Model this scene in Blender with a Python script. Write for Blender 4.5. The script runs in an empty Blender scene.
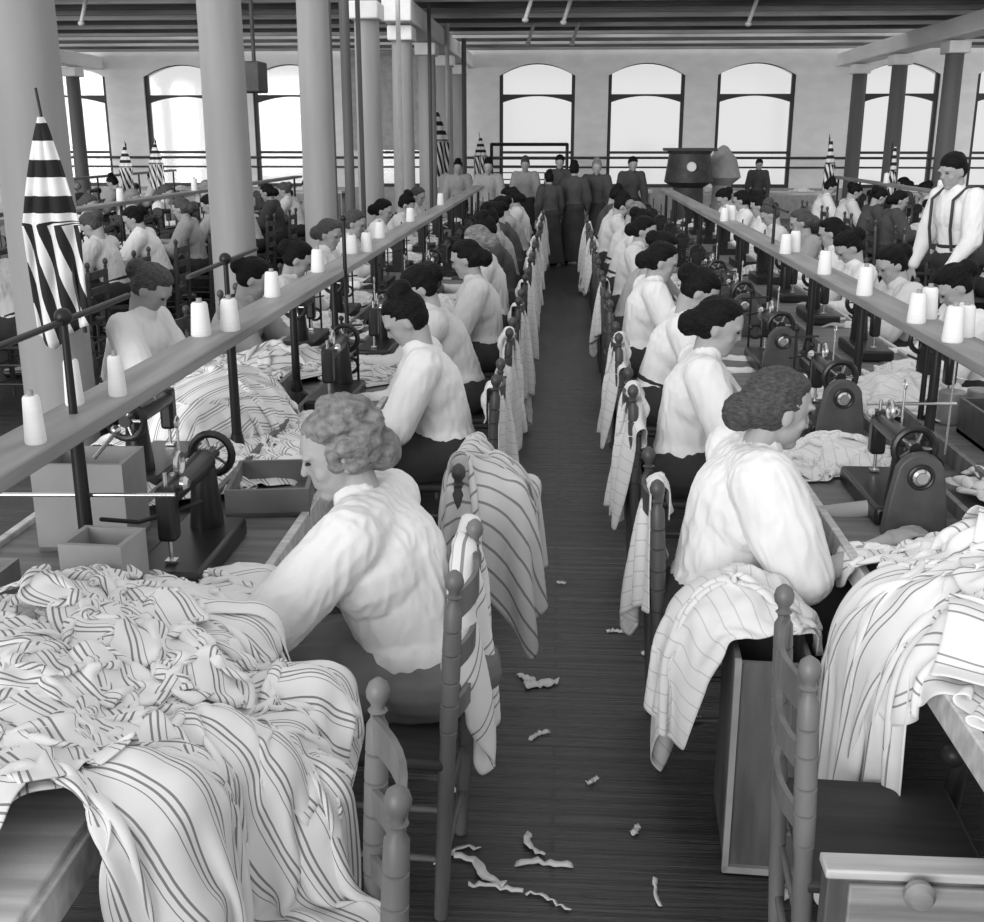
import bpy, math, random
import numpy as np
from mathutils import Vector, Matrix, noise
random.seed(7)
S = bpy.context.scene
COL = S.collection
PI = math.pi
R = math.radians
V = Vector

# ---------------------------------------------------------------- camera
cam_d = bpy.data.cameras.new('camera')
cam_d.sensor_width = 36; cam_d.lens = 1115 / 984 * 36; cam_d.clip_end = 200
cam = bpy.data.objects.new('camera', cam_d); COL.objects.link(cam)
cam.location = (0, 0, 1.9); cam.rotation_euler = (R(90 - 16.203), 0, R(3.597))
S.camera = cam
S.view_settings.view_transform = 'Standard'; S.view_settings.look = 'None'
S.view_settings.gamma = 1; S.view_settings.exposure = 0.0
S.view_settings.use_curve_mapping = False

# ---------------------------------------------------------------- materials
def nd(nt, kind, **kw):
    n = nt.nodes.new(kind)
    for k, v in kw.items():
        if k in n.inputs: n.inputs[k].default_value = v
        else: setattr(n, k, v)
    return n

def mat(name, g, rough=.8, var=.15, scale=(8, 8, 8), metal=0, bump=0, bscale=None, spec=.3, detail=4, tint=0):
    m = bpy.data.materials.new(name); m.use_nodes = True
    nt = m.node_tree; b = nt.nodes['Principled BSDF']
    b.inputs['Roughness'].default_value = rough; b.inputs['Metallic'].default_value = metal
    b.inputs['Specular IOR Level'].default_value = spec
    tc = nd(nt, 'ShaderNodeTexCoord'); mp = nd(nt, 'ShaderNodeMapping'); mp.inputs['Scale'].default_value = scale
    nt.links.new(tc.outputs['Object'], mp.inputs['Vector'])
    no = nd(nt, 'ShaderNodeTexNoise', Scale=1.0, Detail=detail); nt.links.new(mp.outputs[0], no.inputs['Vector'])
    cr = nd(nt, 'ShaderNodeMapRange'); cr.inputs['From Min'].default_value = .3; cr.inputs['From Max'].default_value = .7
    cr.inputs['To Min'].default_value = g * (1 - var); cr.inputs['To Max'].default_value = min(.95, g * (1 + var))
    nt.links.new(no.outputs['Fac'], cr.inputs['Value'])
    nt.links.new(cr.outputs[0], b.inputs['Base Color'])
    if bump:
        bn = nd(nt, 'ShaderNodeTexNoise', Scale=bscale or 30, Detail=5)
        nt.links.new(tc.outputs['Object'], bn.inputs['Vector'])
        bp = nd(nt, 'ShaderNodeBump', Strength=bump, Distance=.01)
        nt.links.new(bn.outputs['Fac'], bp.inputs['Height']); nt.links.new(bp.outputs[0], b.inputs['Normal'])
    return m

def stripe_mat(name, base, dark, period, pair, width, var=.08, third=None):
    """woven stripes running along the cloth (uv in metres)"""
    m = bpy.data.materials.new(name); m.use_nodes = True
    nt = m.node_tree; b = nt.nodes['Principled BSDF']; b.inputs['Roughness'].default_value = .9
    b.inputs['Specular IOR Level'].default_value = .15
    tc = nd(nt, 'ShaderNodeTexCoord'); sx = nd(nt, 'ShaderNodeSeparateXYZ'); nt.links.new(tc.outputs['UV'], sx.inputs[0])
    def math_(op, a, v):
        n = nd(nt, 'ShaderNodeMath', operation=op)
        nt.links.new(a, n.inputs[0])
        if isinstance(v, float) or isinstance(v, int): n.inputs[1].default_value = v
        else: nt.links.new(v, n.inputs[1])
        return n.outputs[0]
    md = math_('MODULO', math_('ADD', sx.outputs['X'], 20 * period), period)
    def band(c, w):
        d = nd(nt, 'ShaderNodeMath', operation='ABSOLUTE'); nt.links.new(math_('SUBTRACT', md, c), d.inputs[0])
        return math_('LESS_THAN', d.outputs[0], w / 2)
    f = band(period * .4, width)
    if pair: f = math_('MAXIMUM', f, band(period * .4 + pair, width))
    if third: f = math_('MAXIMUM', f, band(period * .4 - third, width * .45))
    no = nd(nt, 'ShaderNodeTexNoise', Scale=9, Detail=4); nt.links.new(tc.outputs['UV'], no.inputs['Vector'])
    cr = nd(nt, 'ShaderNodeMapRange'); cr.inputs['To Min'].default_value = base * (1 - var); cr.inputs['To Max'].default_value = min(.93, base * (1 + var))
    nt.links.new(no.outputs['Fac'], cr.inputs['Value'])
    mx = nd(nt, 'ShaderNodeMix', data_type='RGBA'); mx.inputs[7].default_value = (dark, dark, dark, 1)
    nt.links.new(f, mx.inputs[0]); nt.links.new(cr.outputs[0], mx.inputs[6])
    nt.links.new(mx.outputs[2], b.inputs['Base Color'])
    return m

M = {}
M['white'] = mat('white_cotton', .80, .92, .05, (6, 6, 6), bump=.12, bscale=60)
M['offwhite'] = mat('pale_cotton', .62, .92, .08, (6, 6, 6), bump=.12, bscale=60)
M['greyblouse'] = mat('grey_cotton', .36, .92, .1, (6, 6, 6))
M['darkblouse'] = mat('dark_wool', .07, .92, .15, (6, 6, 6))
M['skin'] = mat('skin', .36, .6, .06, (12, 12, 12))
M['hairblack'] = mat('black_hair', .008, .6, .5, (60, 60, 200), bump=.6, bscale=90, spec=.12)
M['hairbrown'] = mat('brown_hair', .06, .6, .5, (60, 60, 200), bump=.6, bscale=90)
M['hairgrey'] = mat('grey_hair', .2, .6, .4, (30, 30, 60), bump=.8, bscale=60)
M['skirt'] = mat('dark_skirt', .035, .9, .2)
M['apron'] = mat('grey_apron', .17, .9, .1)
M['chairwood'] = mat('turned_chair_wood', .15, .45, .3, (10, 10, 2), spec=.5)
M['chairdark'] = mat('dark_chair_wood', .06, .45, .3, (10, 10, 2), spec=.5)
M['rush'] = mat('chair_seat_wood', .04, .6, .3, (3, 30, 3))
M['tablewood'] = mat('worn_table_wood', .15, .55, .35, (2, 18, 4), bump=.2, bscale=25)
M['palewood'] = mat('pale_pine', .55, .6, .25, (2, 30, 20), bump=.15)
M['bench'] = mat('chest_pine', .27, .6, .3, (2.5, 12, 30), bump=.2)
M['railwood'] = mat('rail_wood', .26, .5, .3, (14, 1.2, 14))
M['boxwood'] = mat('dark_bin_wood', .10, .5, .4, (14, 14, 2))
M['boxedge'] = mat('worn_bin_edge', .3, .5, .2)
M['iron'] = mat('black_iron', .012, .4, .3, spec=.35)
M['machine'] = mat('japanned_iron', .016, .32, .3, spec=.4)
M['guard'] = mat('grey_cast_iron', .06, .45, .25, (15, 15, 15), spec=.5, bump=.1)
M['steel'] = mat('bright_steel', .6, .25, .1, metal=.9)
M['thread'] = mat('white_thread', .82, .9, .04, (2, 2, 90))
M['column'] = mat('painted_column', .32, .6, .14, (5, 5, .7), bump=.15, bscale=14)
M['girder'] = mat('painted_girder', .8, .8, .1, (3, .6, 3))
M['joist'] = mat('ceiling_joist', .6, .8, .3, (.8, 4, 4))
M['plank'] = mat('ceiling_boards', .2, .8, .4, (.7, 9, 9))
M['joistdark'] = mat('dark_joist', .1, .8, .4, (.8, 4, 4))
M['joistmid'] = mat('grey_joist', .3, .8, .3, (.8, 4, 4))
M['plaster'] = mat('whitewashed_brick', .9, .9, .06, (2.5, 2.5, 5), bump=.2, bscale=8)
M['wains'] = mat('grey_wainscot', .4, .8, .15)
M['frame'] = mat('dark_window_frame', .06, .6, .1)
M['pipe'] = mat('painted_pipe', .55, .5, .1)
M['darkthing'] = mat('dark_metal_thing', .05, .5, .3)
M['tin'] = mat('dull_tin', .25, .4, .2, metal=.3)
M['scrap'] = mat('cloth_scrap', .75, .9, .05)
M['stripe'] = stripe_mat('ticking_stripe', .80, .24, .068, .013, .0045, third=.013)
M['stripe2'] = stripe_mat('wide_ticking_stripe', .82, .3, .12, .022, .005)
M['stripe3'] = stripe_mat('soft_ticking_stripe', .62, .25, .05, 0, .008)
M['plaincloth'] = stripe_mat('faint_stripe', .74, .55, .045, 0, .004)
M['flag'] = stripe_mat('flag_stripes', .8, .03, 1.0, 0, .48)

# floor: boards laid across the aisle
m = bpy.data.materials.new('floor_boards'); m.use_nodes = True; M['floor'] = m
nt = m.node_tree; b = nt.nodes['Principled BSDF']
tc = nd(nt, 'ShaderNodeTexCoord')
mp = nd(nt, 'ShaderNodeMapping'); mp.inputs['Scale'].default_value = (.5, 14, 1); nt.links.new(tc.outputs['Object'], mp.inputs[0])
n1 = nd(nt, 'ShaderNodeTexNoise', Scale=1.6, Detail=6, Roughness=.7); nt.links.new(mp.outputs[0], n1.inputs['Vector'])
br = nd(nt, 'ShaderNodeTexBrick', Scale=1.0); br.inputs['Brick Width'].default_value = 2.6; br.inputs['Row Height'].default_value = .062
br.inputs['Mortar Size'].default_value = .006; br.inputs['Color1'].default_value = (.75, .75, .75, 1); br.inputs['Color2'].default_value = (1.2, 1.2, 1.2, 1)
br.inputs['Mortar'].default_value = (.4, .4, .4, 1); nt.links.new(tc.outputs['Object'], br.inputs['Vector'])
cr = nd(nt, 'ShaderNodeMapRange'); cr.inputs['From Min'].default_value = .3; cr.inputs['From Max'].default_value = .72
cr.inputs['To Min'].default_value = .008; cr.inputs['To Max'].default_value = .06; nt.links.new(n1.outputs['Fac'], cr.inputs[0])
mx = nd(nt, 'ShaderNodeMix', data_type='RGBA', blend_type='MULTIPLY'); mx.inputs[0].default_value = 1
nt.links.new(cr.outputs[0], mx.inputs[6]); nt.links.new(br.outputs['Color'], mx.inputs[7]); nt.links.new(mx.outputs[2], b.inputs['Base Color'])
rr = nd(nt, 'ShaderNodeMapRange'); rr.inputs['To Min'].default_value = .2; rr.inputs['To Max'].default_value = .5; b.inputs['Specular IOR Level'].default_value = 1.0; nt.links.new(n1.outputs['Fac'], rr.inputs[0])
nt.links.new(rr.outputs[0], b.inputs['Roughness'])
bp = nd(nt, 'ShaderNodeBump', Strength=.5, Distance=.006); nt.links.new(br.outputs['Fac'], bp.inputs['Height']); bp.invert = True
b2 = nd(nt, 'ShaderNodeBump', Strength=1.0, Distance=.016); nt.links.new(n1.outputs['Fac'], b2.inputs['Height']); nt.links.new(bp.outputs[0], b2.inputs['Normal'])
nt.links.new(b2.outputs[0], b.inputs['Normal'])
# glass
m = bpy.data.materials.new('window_glass'); m.use_nodes = True; M['glass'] = m
nt = m.node_tree; nt.nodes.remove(nt.nodes['Principled BSDF']); out = nt.nodes['Material Output']
tr = nd(nt, 'ShaderNodeBsdfTransparent'); gl = nd(nt, 'ShaderNodeBsdfGlossy', Roughness=.1); mxs = nd(nt, 'ShaderNodeMixShader'); mxs.inputs[0].default_value = .06
nt.links.new(tr.outputs[0], mxs.inputs[1]); nt.links.new(gl.outputs[0], mxs.inputs[2]); nt.links.new(mxs.outputs[0], out.inputs[0])

# ---------------------------------------------------------------- mesh helpers
class MB:
    def __init__(s): s.v = []; s.f = []
    def add(s, vs, fs, M4=None):
        o = len(s.v)
        s.v += [tuple(M4 @ V(p)) if M4 else tuple(p) for p in vs]
        s.f += [tuple(i + o for i in f) for f in fs]; return s
    def box(s, c, d, rz=0, rx=0, ry=0, taper=1):
        x, y, z = d[0] / 2, d[1] / 2, d[2] / 2; t = taper
        vs = [(-x, -y, -z), (x, -y, -z), (x, y, -z), (-x, y, -z), (-x * t, -y * t, z), (x * t, -y * t, z), (x * t, y * t, z), (-x * t, y * t, z)]
        Mx = Matrix.Translation(c) @ Matrix.Rotation(rz, 4, 'Z') @ Matrix.Rotation(ry, 4, 'Y') @ Matrix.Rotation(rx, 4, 'X')
        return s.add(vs, [(0, 3, 2, 1), (4, 5, 6, 7), (0, 1, 5, 4), (1, 2, 6, 5), (2, 3, 7, 6), (3, 0, 4, 7)], Mx)
    def lathe(s, p0, p1, prof, n=12):
        """prof: list of (t along axis in metres from p0, radius)"""
        p0 = V(p0); a = (V(p1) - p0); a = a.normalized() if a.length > 1e-9 else V((0, 0, 1))
        q = V((0, 0, 1)).rotation_difference(a).to_matrix().to_4x4()
        vs = []; fs = []
        for (t, r) in prof:
            for k in range(n): vs.append((r * math.cos(2 * PI * k / n), r * math.sin(2 * PI * k / n), t))
        for i in range(len(prof) - 1):
            for k in range(n):
                k2 = (k + 1) % n; fs.append((i * n + k, i * n + k2, (i + 1) * n + k2, (i + 1) * n + k))
        fs.append(tuple(range(n - 1, -1, -1))); fs.append(tuple((len(prof) - 1) * n + k for k in range(n)))
        return s.add(vs, fs, Matrix.Translation(p0) @ q)
    def tube(s, p0, p1, r0, r1=None, n=10):
        L = (V(p1) - V(p0)).length
        return s.lathe(p0, p1, [(0, r0), (L, r0 if r1 is None else r1)], n)
    def path(s, pts, r, n=8):
        for a, b in zip(pts[:-1], pts[1:]): s.cap(a, b, r, r, n, 2)
        return s
    def cap(s, p0, p1, r0, r1, n=14, k=5):
        L = (V(p1) - V(p0)).length
        pr = [(-r0 * math.cos(PI / 2 * i / k), max(1e-4, r0 * math.sin(PI / 2 * i / k))) for i in range(0, k + 1)]
        pr += [(L + r1 * math.sin(PI / 2 * i / k), max(1e-4, r1 * math.cos(PI / 2 * i / k))) for i in range(0, k + 1)]
        return s.lathe(p0, p1, pr, n)
    def ell(s, c, r, Mx=None, n=18, k=10):
        vs = []; fs = []
        for i in range(k + 1):
            th = PI * i / k
            for j in range(n):
                ph = 2 * PI * j / n; rr = max(math.sin(th), 1e-3)
                vs.append((r[0] * rr * math.cos(ph), r[1] * rr * math.sin(ph), -r[2] * math.cos(th)))
        for i in range(k):
            for j in range(n):
                j2 = (j + 1) % n; fs.append((i * n + j, i * n + j2, (i + 1) * n + j2, (i + 1) * n + j))
        fs.append(tuple(range(n - 1, -1, -1))); fs.append(tuple(k * n + j for j in range(n)))
        T = Matrix.Translation(c)
        return s.add(vs, fs, T @ Mx if Mx else T)
    def torus(s, c, axis, Rr, r, n=20, k=8):
        q = V((0, 0, 1)).rotation_difference(V(axis).normalized()).to_matrix().to_4x4(); vs = []; fs = []
        for i in range(n):
            a = 2 * PI * i / n
            for j in range(k):
                b_ = 2 * PI * j / k; vs.append(((Rr + r * math.cos(b_)) * math.cos(a), (Rr + r * math.cos(b_)) * math.sin(a), r * math.sin(b_)))
        for i in range(n):
            for j in range(k): fs.append((i * k + j, ((i + 1) % n) * k + j, ((i + 1) % n) * k + (j + 1) % k, i * k + (j + 1) % k))
        return s.add(vs, fs, Matrix.Translation(c) @ q)
    def prism(s, pts, p_from, p_to):
        """polygon pts given as 3d points at offset 0, extruded by vector p_to-p_from"""
        n = len(pts); d = V(p_to) - V(p_from)
        vs = [tuple(V(p) + V(p_from)) for p in pts] + [tuple(V(p) + V(p_from) + d) for p in pts]
        fs = [tuple(range(n - 1, -1, -1)), tuple(range(n, 2 * n))] + [(i, (i + 1) % n, n + (i + 1) % n, n + i) for i in range(n)]
        return s.add(vs, fs)
    def mesh(s, name):
        me = bpy.data.meshes.new(name); me.from_pydata(s.v, [], s.f); me.update(); return me
    def build(s, name, m, parent=None, bevel=0, smooth=True, loc=None):
        me = s.mesh(name); me.materials.append(m)
        import bmesh
        bm = bmesh.new(); bm.from_mesh(me); bmesh.ops.recalc_face_normals(bm, faces=bm.faces); bm.to_mesh(me); bm.free()
        if smooth:
            me.polygons.foreach_set('use_smooth', [True] * len(me.polygons)); me.set_sharp_from_angle(angle=R(38))
        o = bpy.data.objects.new(name, me); COL.objects.link(o)
        if parent: o.parent = parent
        if loc: o.location = loc
        if bevel:
            bv = o.modifiers.new('bevel', 'BEVEL'); bv.width = bevel; bv.segments = 2; bv.limit_method = 'ANGLE'
        return o

def empty(name, loc=(0, 0, 0), rz=0):
    o = bpy.data.objects.new(name, None); COL.objects.link(o); o.location = loc; o.rotation_euler.z = rz; o.empty_display_size = .1
    return o
def tag(o, label, cat, group=None, kind=None):
    o['label'] = label; o['category'] = cat
    if group: o['group'] = group
    if kind: o['kind'] = kind
    return o
def struct(o): o['kind'] = 'structure'; return o
KIDS = {}
def reg(root):
    """remember parts so copies are quick"""
    KIDS[root.name] = [(c, [g for g in bpy.data.objects if g.parent == c]) for c in bpy.data.objects if c.parent == root]
def dup(root, loc, rz=0, label=None, group=None, sc=None, mats=None):
    r = root.copy(); COL.objects.link(r); r.location = loc; r.rotation_euler = (0, 0, rz)
    if sc: r.scale = (sc, sc, sc)
    if label: r['label'] = label
    if group: r['group'] = group
    def rm(o):
        base = o.name.split('.')[0]
        if mats and base in mats and o.type == 'MESH':
            o.material_slots[0].link = 'OBJECT'; o.material_slots[0].material = mats[base]
    rm(r)
    for c, gs in KIDS.get(root.name, []):
        d = c.copy(); COL.objects.link(d); d.parent = r; rm(d)
        for g in gs:
            e = g.copy(); COL.objects.link(e); e.parent = d
    return r
ORD = ['first', 'second', 'third', 'fourth', 'fifth', 'sixth', 'seventh', 'eighth', 'ninth', 'tenth', 'eleventh', 'twelfth', 'thirteenth', 'fourteenth', 'fifteenth', 'sixteenth']

def blob(mb, voxel, smooth=3, fn=None):
    """merge overlapping closed pieces into one continuous skin"""
    me = mb.mesh('tmp')
    import bmesh
    bm = bmesh.new(); bm.from_mesh(me); bmesh.ops.recalc_face_normals(bm, faces=bm.faces); bm.to_mesh(me); bm.free()
    o = bpy.data.objects.new('tmp', me); COL.objects.link(o)
    md = o.modifiers.new('r', 'REMESH'); md.mode = 'VOXEL'; md.voxel_size = voxel; md.use_smooth_shade = True
    sm = o.modifiers.new('s', 'SMOOTH'); sm.iterations = smooth; sm.factor = .6
    dg = bpy.context.evaluated_depsgraph_get(); dg.update()
    res = bpy.data.meshes.new_from_object(o.evaluated_get(dg))
    bpy.data.objects.remove(o); bpy.data.meshes.remove(me)
    if fn:
        n = len(res.vertices); co = np.empty(n * 3, 'f'); no = np.empty(n * 3, 'f')
        res.vertices.foreach_get('co', co); res.vertices.foreach_get('normal', no)
        co = co.reshape(-1, 3); no = no.reshape(-1, 3)
        d = np.array([fn(V(map(float, c))) for c in co])
        co += no * d[:, None].astype('f'); res.vertices.foreach_set('co', co.reshape(-1)); res.update()
    res.polygons.foreach_set('use_smooth', [True] * len(res.polygons))
    return res

# ---------------------------------------------------------------- cloth solver (numpy position based)
def c_box(c, h, r=.015):
    c = np.array(c); h = np.array(h) - r
    def f(x):
        p = x - c; q = np.abs(p) - h; qm = np.maximum(q, 0); L = np.linalg.norm(qm, axis=-1)
        out = L > 1e-9
        n = np.zeros_like(x); n[out] = (qm * np.sign(p))[out] / L[out][:, None]
        ins = ~out
        if ins.any():
            a = q[ins].argmax(-1); k = np.zeros((ins.sum(), 3)); k[np.arange(len(a)), a] = np.sign(p[ins][np.arange(len(a)), a]); n[ins] = k
        d = np.where(out, L, q.max(-1)) - r
        return d, n
    return f
def c_ell(c, r):
    c = np.array(c); r = np.array(r)
    def f(x):
        p = (x - c); k0 = np.linalg.norm(p / r, axis=-1) + 1e-9; g = p / (r * r); k1 = np.linalg.norm(g, axis=-1) + 1e-9
        return k0 * (k0 - 1) / k1, g / k1[..., None]
    return f
def c_cap(a, b, r):
    a = np.array(a, float); b = np.array(b, float)
    def f(x):
        ab = b - a; t = np.clip(((x - a) @ ab) / (ab @ ab), 0, 1); p = x - (a + t[..., None] * ab)
        L = np.linalg.norm(p, axis=-1) + 1e-9; return L - r, p / L[..., None]
    return f
def c_floor(z=0):
    def f(x):
        n = np.zeros_like(x); n[..., 2] = 1; return x[..., 2] - z, n
    return f
def drape(x, du, dv, cols, steps=130, iters=10, thick=.008, fric=.7, bend=.25, seed=1, g=9.8, jit=.006):
    rs = np.random.RandomState(seed); x = x.astype(float) + rs.normal(0, jit, x.shape) * np.array([.6, .6, 1]); v = np.zeros_like(x)
    nu, nv, _ = x.shape; dt = 1 / 50.
    def con(A, B, L, k):
        d = x[B] - x[A]; l = np.sqrt((d * d).sum(-1, keepdims=True)) + 1e-9
        c = d * (k * .5 * (1 - L / l)); x[A] += c; x[B] -= c
    s_ = slice
    C = []
    for o in (0, 1):
        e = nu - 1 - ((nu - 1 - o) % 2); C.append(((s_(o, e, 2),), (s_(o + 1, e + 1, 2),), du, 1))
        e = nv - 1 - ((nv - 1 - o) % 2); C.append(((s_(None), s_(o, e, 2)), (s_(None), s_(o + 1, e + 1, 2)), dv, 1))
        e = nu - 1 - ((nu - 1 - o) % 2); D = math.hypot(du, dv)
        C.append(((s_(o, e, 2), s_(0, nv - 1)), (s_(o + 1, e + 1, 2), s_(1, nv)), D, .35))
        C.append(((s_(o, e, 2), s_(1, nv)), (s_(o + 1, e + 1, 2), s_(0, nv - 1)), D, .35))
    bi = []
    for o in (0, 1):
        iu = np.array([i for i in range(nu - 2) if (i // 2) % 2 == o]); bi.append((0, iu))
        jv = np.array([j for j in range(nv - 2) if (j // 2) % 2 == o]); bi.append((1, jv))
    for st in range(steps):
        v[..., 2] -= g * dt; v *= .975; old = x.copy(); x += v * dt
        for it in range(iters):
            for A, B, L, k in C: con(A, B, L, k)
            for ax, ii in bi:
                if ax == 0: A = (ii,); B = (ii + 2,); L = 2 * du
                else: A = (slice(None), ii); B = (slice(None), ii + 2); L = 2 * dv
                con(A, B, L, bend)
            if it % 3 == 2 or it == iters - 1:
                for cf in cols:
                    d, n = cf(x.reshape(-1, 3)); d = d.reshape(nu, nv); n = n.reshape(x.shape)
                    hit = d < thick
                    if hit.any():
                        x[hit] += (thick - d[hit])[:, None] * n[hit]
                        mv = x[hit] - old[hit]; nn = n[hit]; tn = mv - (mv * nn).sum(-1, keepdims=True) * nn
                        x[hit] -= tn * fric
        v = (x - old) / dt
        sp = np.linalg.norm(v, axis=-1, keepdims=True); v *= np.minimum(1, 3. / (sp + 1e-9))
    return x
def sheet(su, sv, n, c, gx=.6, gy=.7, rz=0, h=.05, seed=0, wav=5, tilt=0):
    """flat sheet gathered to gx,gy of its size around c with soft waves"""
    nu = int(su / n) + 1; nv = int(sv / n) + 1
    u, w = np.meshgrid(np.linspace(-su / 2, su / 2, nu), np.linspace(-sv / 2, sv / 2, nv), indexing='ij')
    rs = np.random.RandomState(seed); z = np.zeros_like(u)
    for k in range(wav):
        a = rs.uniform(0, PI); fr = rs.uniform(6, 22); z += np.sin((u * math.cos(a) + w * math.sin(a)) * fr + rs.uniform(0, 6)) * h / (1 + k * .4)
    X = u * gx; Y = w * gy
    x = c[0] + X * math.cos(rz) - Y * math.sin(rz); y = c[1] + X * math.sin(rz) + Y * math.cos(rz)
    return np.stack([x, y, c[2] + z + tilt * X], -1)
def cloth_obj(name, x, n, m, parent=None, sub=1, suv=1, turn=False):
    nu, nv, _ = x.shape
    me = bpy.data.meshes.new(name)
    idx = np.arange(nu * nv).reshape(nu, nv)
    f = np.stack([idx[:-1, :-1], idx[1:, :-1], idx[1:, 1:], idx[:-1, 1:]], -1).reshape(-1, 4)
    me.from_pydata(x.reshape(-1, 3).tolist(), [], f.tolist())
    uvl = me.uv_layers.new(name='UVMap')
    u, w = np.meshgrid(np.arange(nu) * n, np.arange(nv) * n, indexing='ij')
    uv = np.stack([w, u] if turn else [u, w], -1).reshape(-1, 2)
    uvl.data.foreach_set('uv', uv[f.reshape(-1)].reshape(-1) * suv)
    me.materials.append(m); me.polygons.foreach_set('use_smooth', [True] * len(me.polygons)); me.update()
    o = bpy.data.objects.new(name, me); COL.objects.link(o)
    if sub: s = o.modifiers.new('sub', 'SUBSURF'); s.levels = s.render_levels = sub
    s = o.modifiers.new('thick', 'SOLIDIFY'); s.thickness = .003; s.offset = 0
    if parent: o.parent = parent
    return o

# ================================================================ the building
WY = 28.0; X0, X1 = -14.8, 10.9; CEIL = 3.88; CY0 = 16.7
struct(MB().box(((X0 + X1) / 2, 13, -.05), (X1 - X0, 32, .1)).build('floor', M['floor'], smooth=False))
SKY = 22.4  # ceiling boards stop here: skylight added behind the joists to brighten the back wall
ce = struct(MB().box(((X0 + X1) / 2, (CY0 + SKY) / 2, CEIL + .26), (X1 - X0, SKY - CY0, .06)).build('ceiling', M['plank'], smooth=False))
sk_ = struct(empty('window_10', ((X0 + X1) / 2, (SKY + WY) / 2, CEIL + .26)))
MB().box((0, 0, 0), (X1 - X0, WY - SKY, .008)).build('pane', M['glass'], sk_, smooth=False)
j = 0; y = CY0 + .2
while y < WY - .3:
    struct(MB().box(((X0 + X1) / 2, y, CEIL + .1), (X1 - X0, .13, .3)).build('trim_%d' % (j + 1), M[('joistdark', 'joist', 'joistdark', 'joistmid', 'joist')[j % 5]], smooth=False)); y += .8; j += 1
for i, gx in enumerate((-11.4, -2.4, 6.5)):
    struct(MB().box((gx, (CY0 + WY) / 2, 3.62), (.42, WY - CY0, .3)).build('trim_%d' % (40 + i), M['girder'], bevel=.02))
# back wall: piers, wainscot, lintel
wins = [(-12.35, 2.3), (-9.31, 1.87), (-6.65, 1.84), (-4.02, 1.82), (-.68, 1.8), (1.91, 1.8), (4.48, 1.82), (7.83, 1.75), (10.45, 1.8)]
SILL, TOP = .72, 3.58
wb = MB(); xs = X0
for c, w in wins:
    wb.box(((xs + c - w / 2) / 2, WY + .2, (SILL + 4.1) / 2), (c - w / 2 - xs, .4, 4.1 - SILL)); xs = c + w / 2
wb.box(((xs + X1) / 2, WY + .2, (SILL + 4.1) / 2), (X1 - xs, .4, 4.1 - SILL))
for c, w in wins:
    N = 12; pts = [(c - w / 2 + w * k / N, 0, 3.3 + (TOP - 3.3) * (1 - (2 * k / N - 1) ** 2)) for k in range(N + 1)]
    pts = [(c - w / 2, 0, 4.1)] + pts + [(c + w / 2, 0, 4.1)]
    for k in range(1, N + 1):
        a, b_ = pts[k], pts[k + 1]
        wb.prism([a, b_, (b_[0], 0, 4.1), (a[0], 0, 4.1)], (0, WY, 0), (0, WY + .4, 0))
struct(wb.build('wall_back', M['plaster'], smooth=False))
struct(MB().box(((X0 + X1) / 2, WY + .2, SILL / 2), (X1 - X0, .44, SILL)).build('baseboard_back', M['wains'], smooth=False))
for i, (c, w) in enumerate(wins):
    W = empty('window_%d' % (i + 1), (c, WY + .12, SILL)); struct(W)
    fr = MB()
    for s in (-1, 1): fr.box((s * (w / 2 - .035), 0, 1.42), (.09, .12, 2.84))
    fr.box((0, 0, .04), (w, .14, .08)); fr.box((0, 0, .82), (w, .08, .06))
    N = 14
    for z0, z1, th in ((1.95, 2.12, .09), (2.58, 2.84, .06)):
        for k in range(N):
            t0 = 2 * k / N - 1; t1 = 2 * (k + 1) / N - 1
            za = z0 + (z1 - z0) * (1 - t0 ** 2); zb = z0 + (z1 - z0) * (1 - t1 ** 2)
            fr.prism([(t0 * w / 2, 0, za), (t1 * w / 2, 0, zb), (t1 * w / 2, 0, 2.16 if z0 < 2.3 else 2.9), (t0 * w / 2, 0, 2.16 if z0 < 2.3 else 2.9)], (0, -.05, 0), (0, .05, 0))
    fr.build('window_frame', M['frame'], W, smooth=False)
    MB().box((0, .03, 1.42), (w - .1, .006, 2.8)).build('pane', M['glass'], W, smooth=False)
# heating pipes running along the wall under the windows
for i, (z, r) in enumerate(((1.42, .03), (1.2, .022))):
    tag(MB().tube((X0 + .2, WY - .14, z), (X1 - .2, WY - .14, z), r).build('heating_pipe', M['darkthing']),
        'dark heating pipe running along the back wall, %s of two' % ('upper' if i == 0 else 'lower'), 'pipe', 'pipes along the back wall')
# boarded partition over the window hidden among the left columns
struct(MB().box((-4.02, WY - .5, 2.75), (2.5, .08, 2.3)).build('wall_partition', M['wains'], smooth=False))

# columns
k = 0
def column(x, y, lab):
    o = empty('round_column', (x, y, 0)); tag(o, lab, 'column', 'round timber columns')
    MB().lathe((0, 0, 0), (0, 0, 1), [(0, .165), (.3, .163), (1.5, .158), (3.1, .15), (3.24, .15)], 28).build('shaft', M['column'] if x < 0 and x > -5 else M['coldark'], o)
    MB().box((0, 0, 3.34), (.36, .5, .2)).build('capital', M['girder'], o, bevel=.02)
    return o
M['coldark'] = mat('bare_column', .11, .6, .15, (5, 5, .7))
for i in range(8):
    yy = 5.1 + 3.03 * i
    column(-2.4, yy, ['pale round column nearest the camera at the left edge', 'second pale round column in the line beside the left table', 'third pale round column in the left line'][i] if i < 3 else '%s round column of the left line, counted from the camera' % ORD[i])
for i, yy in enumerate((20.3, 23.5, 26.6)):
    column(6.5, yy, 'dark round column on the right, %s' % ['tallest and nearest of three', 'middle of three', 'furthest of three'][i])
for i, yy in enumerate((20.3, 23.5, 26.6)): column(-11.4, yy, 'dark column by the far left windows, %s' % ['nearest', 'middle', 'furthest'][i])
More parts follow.
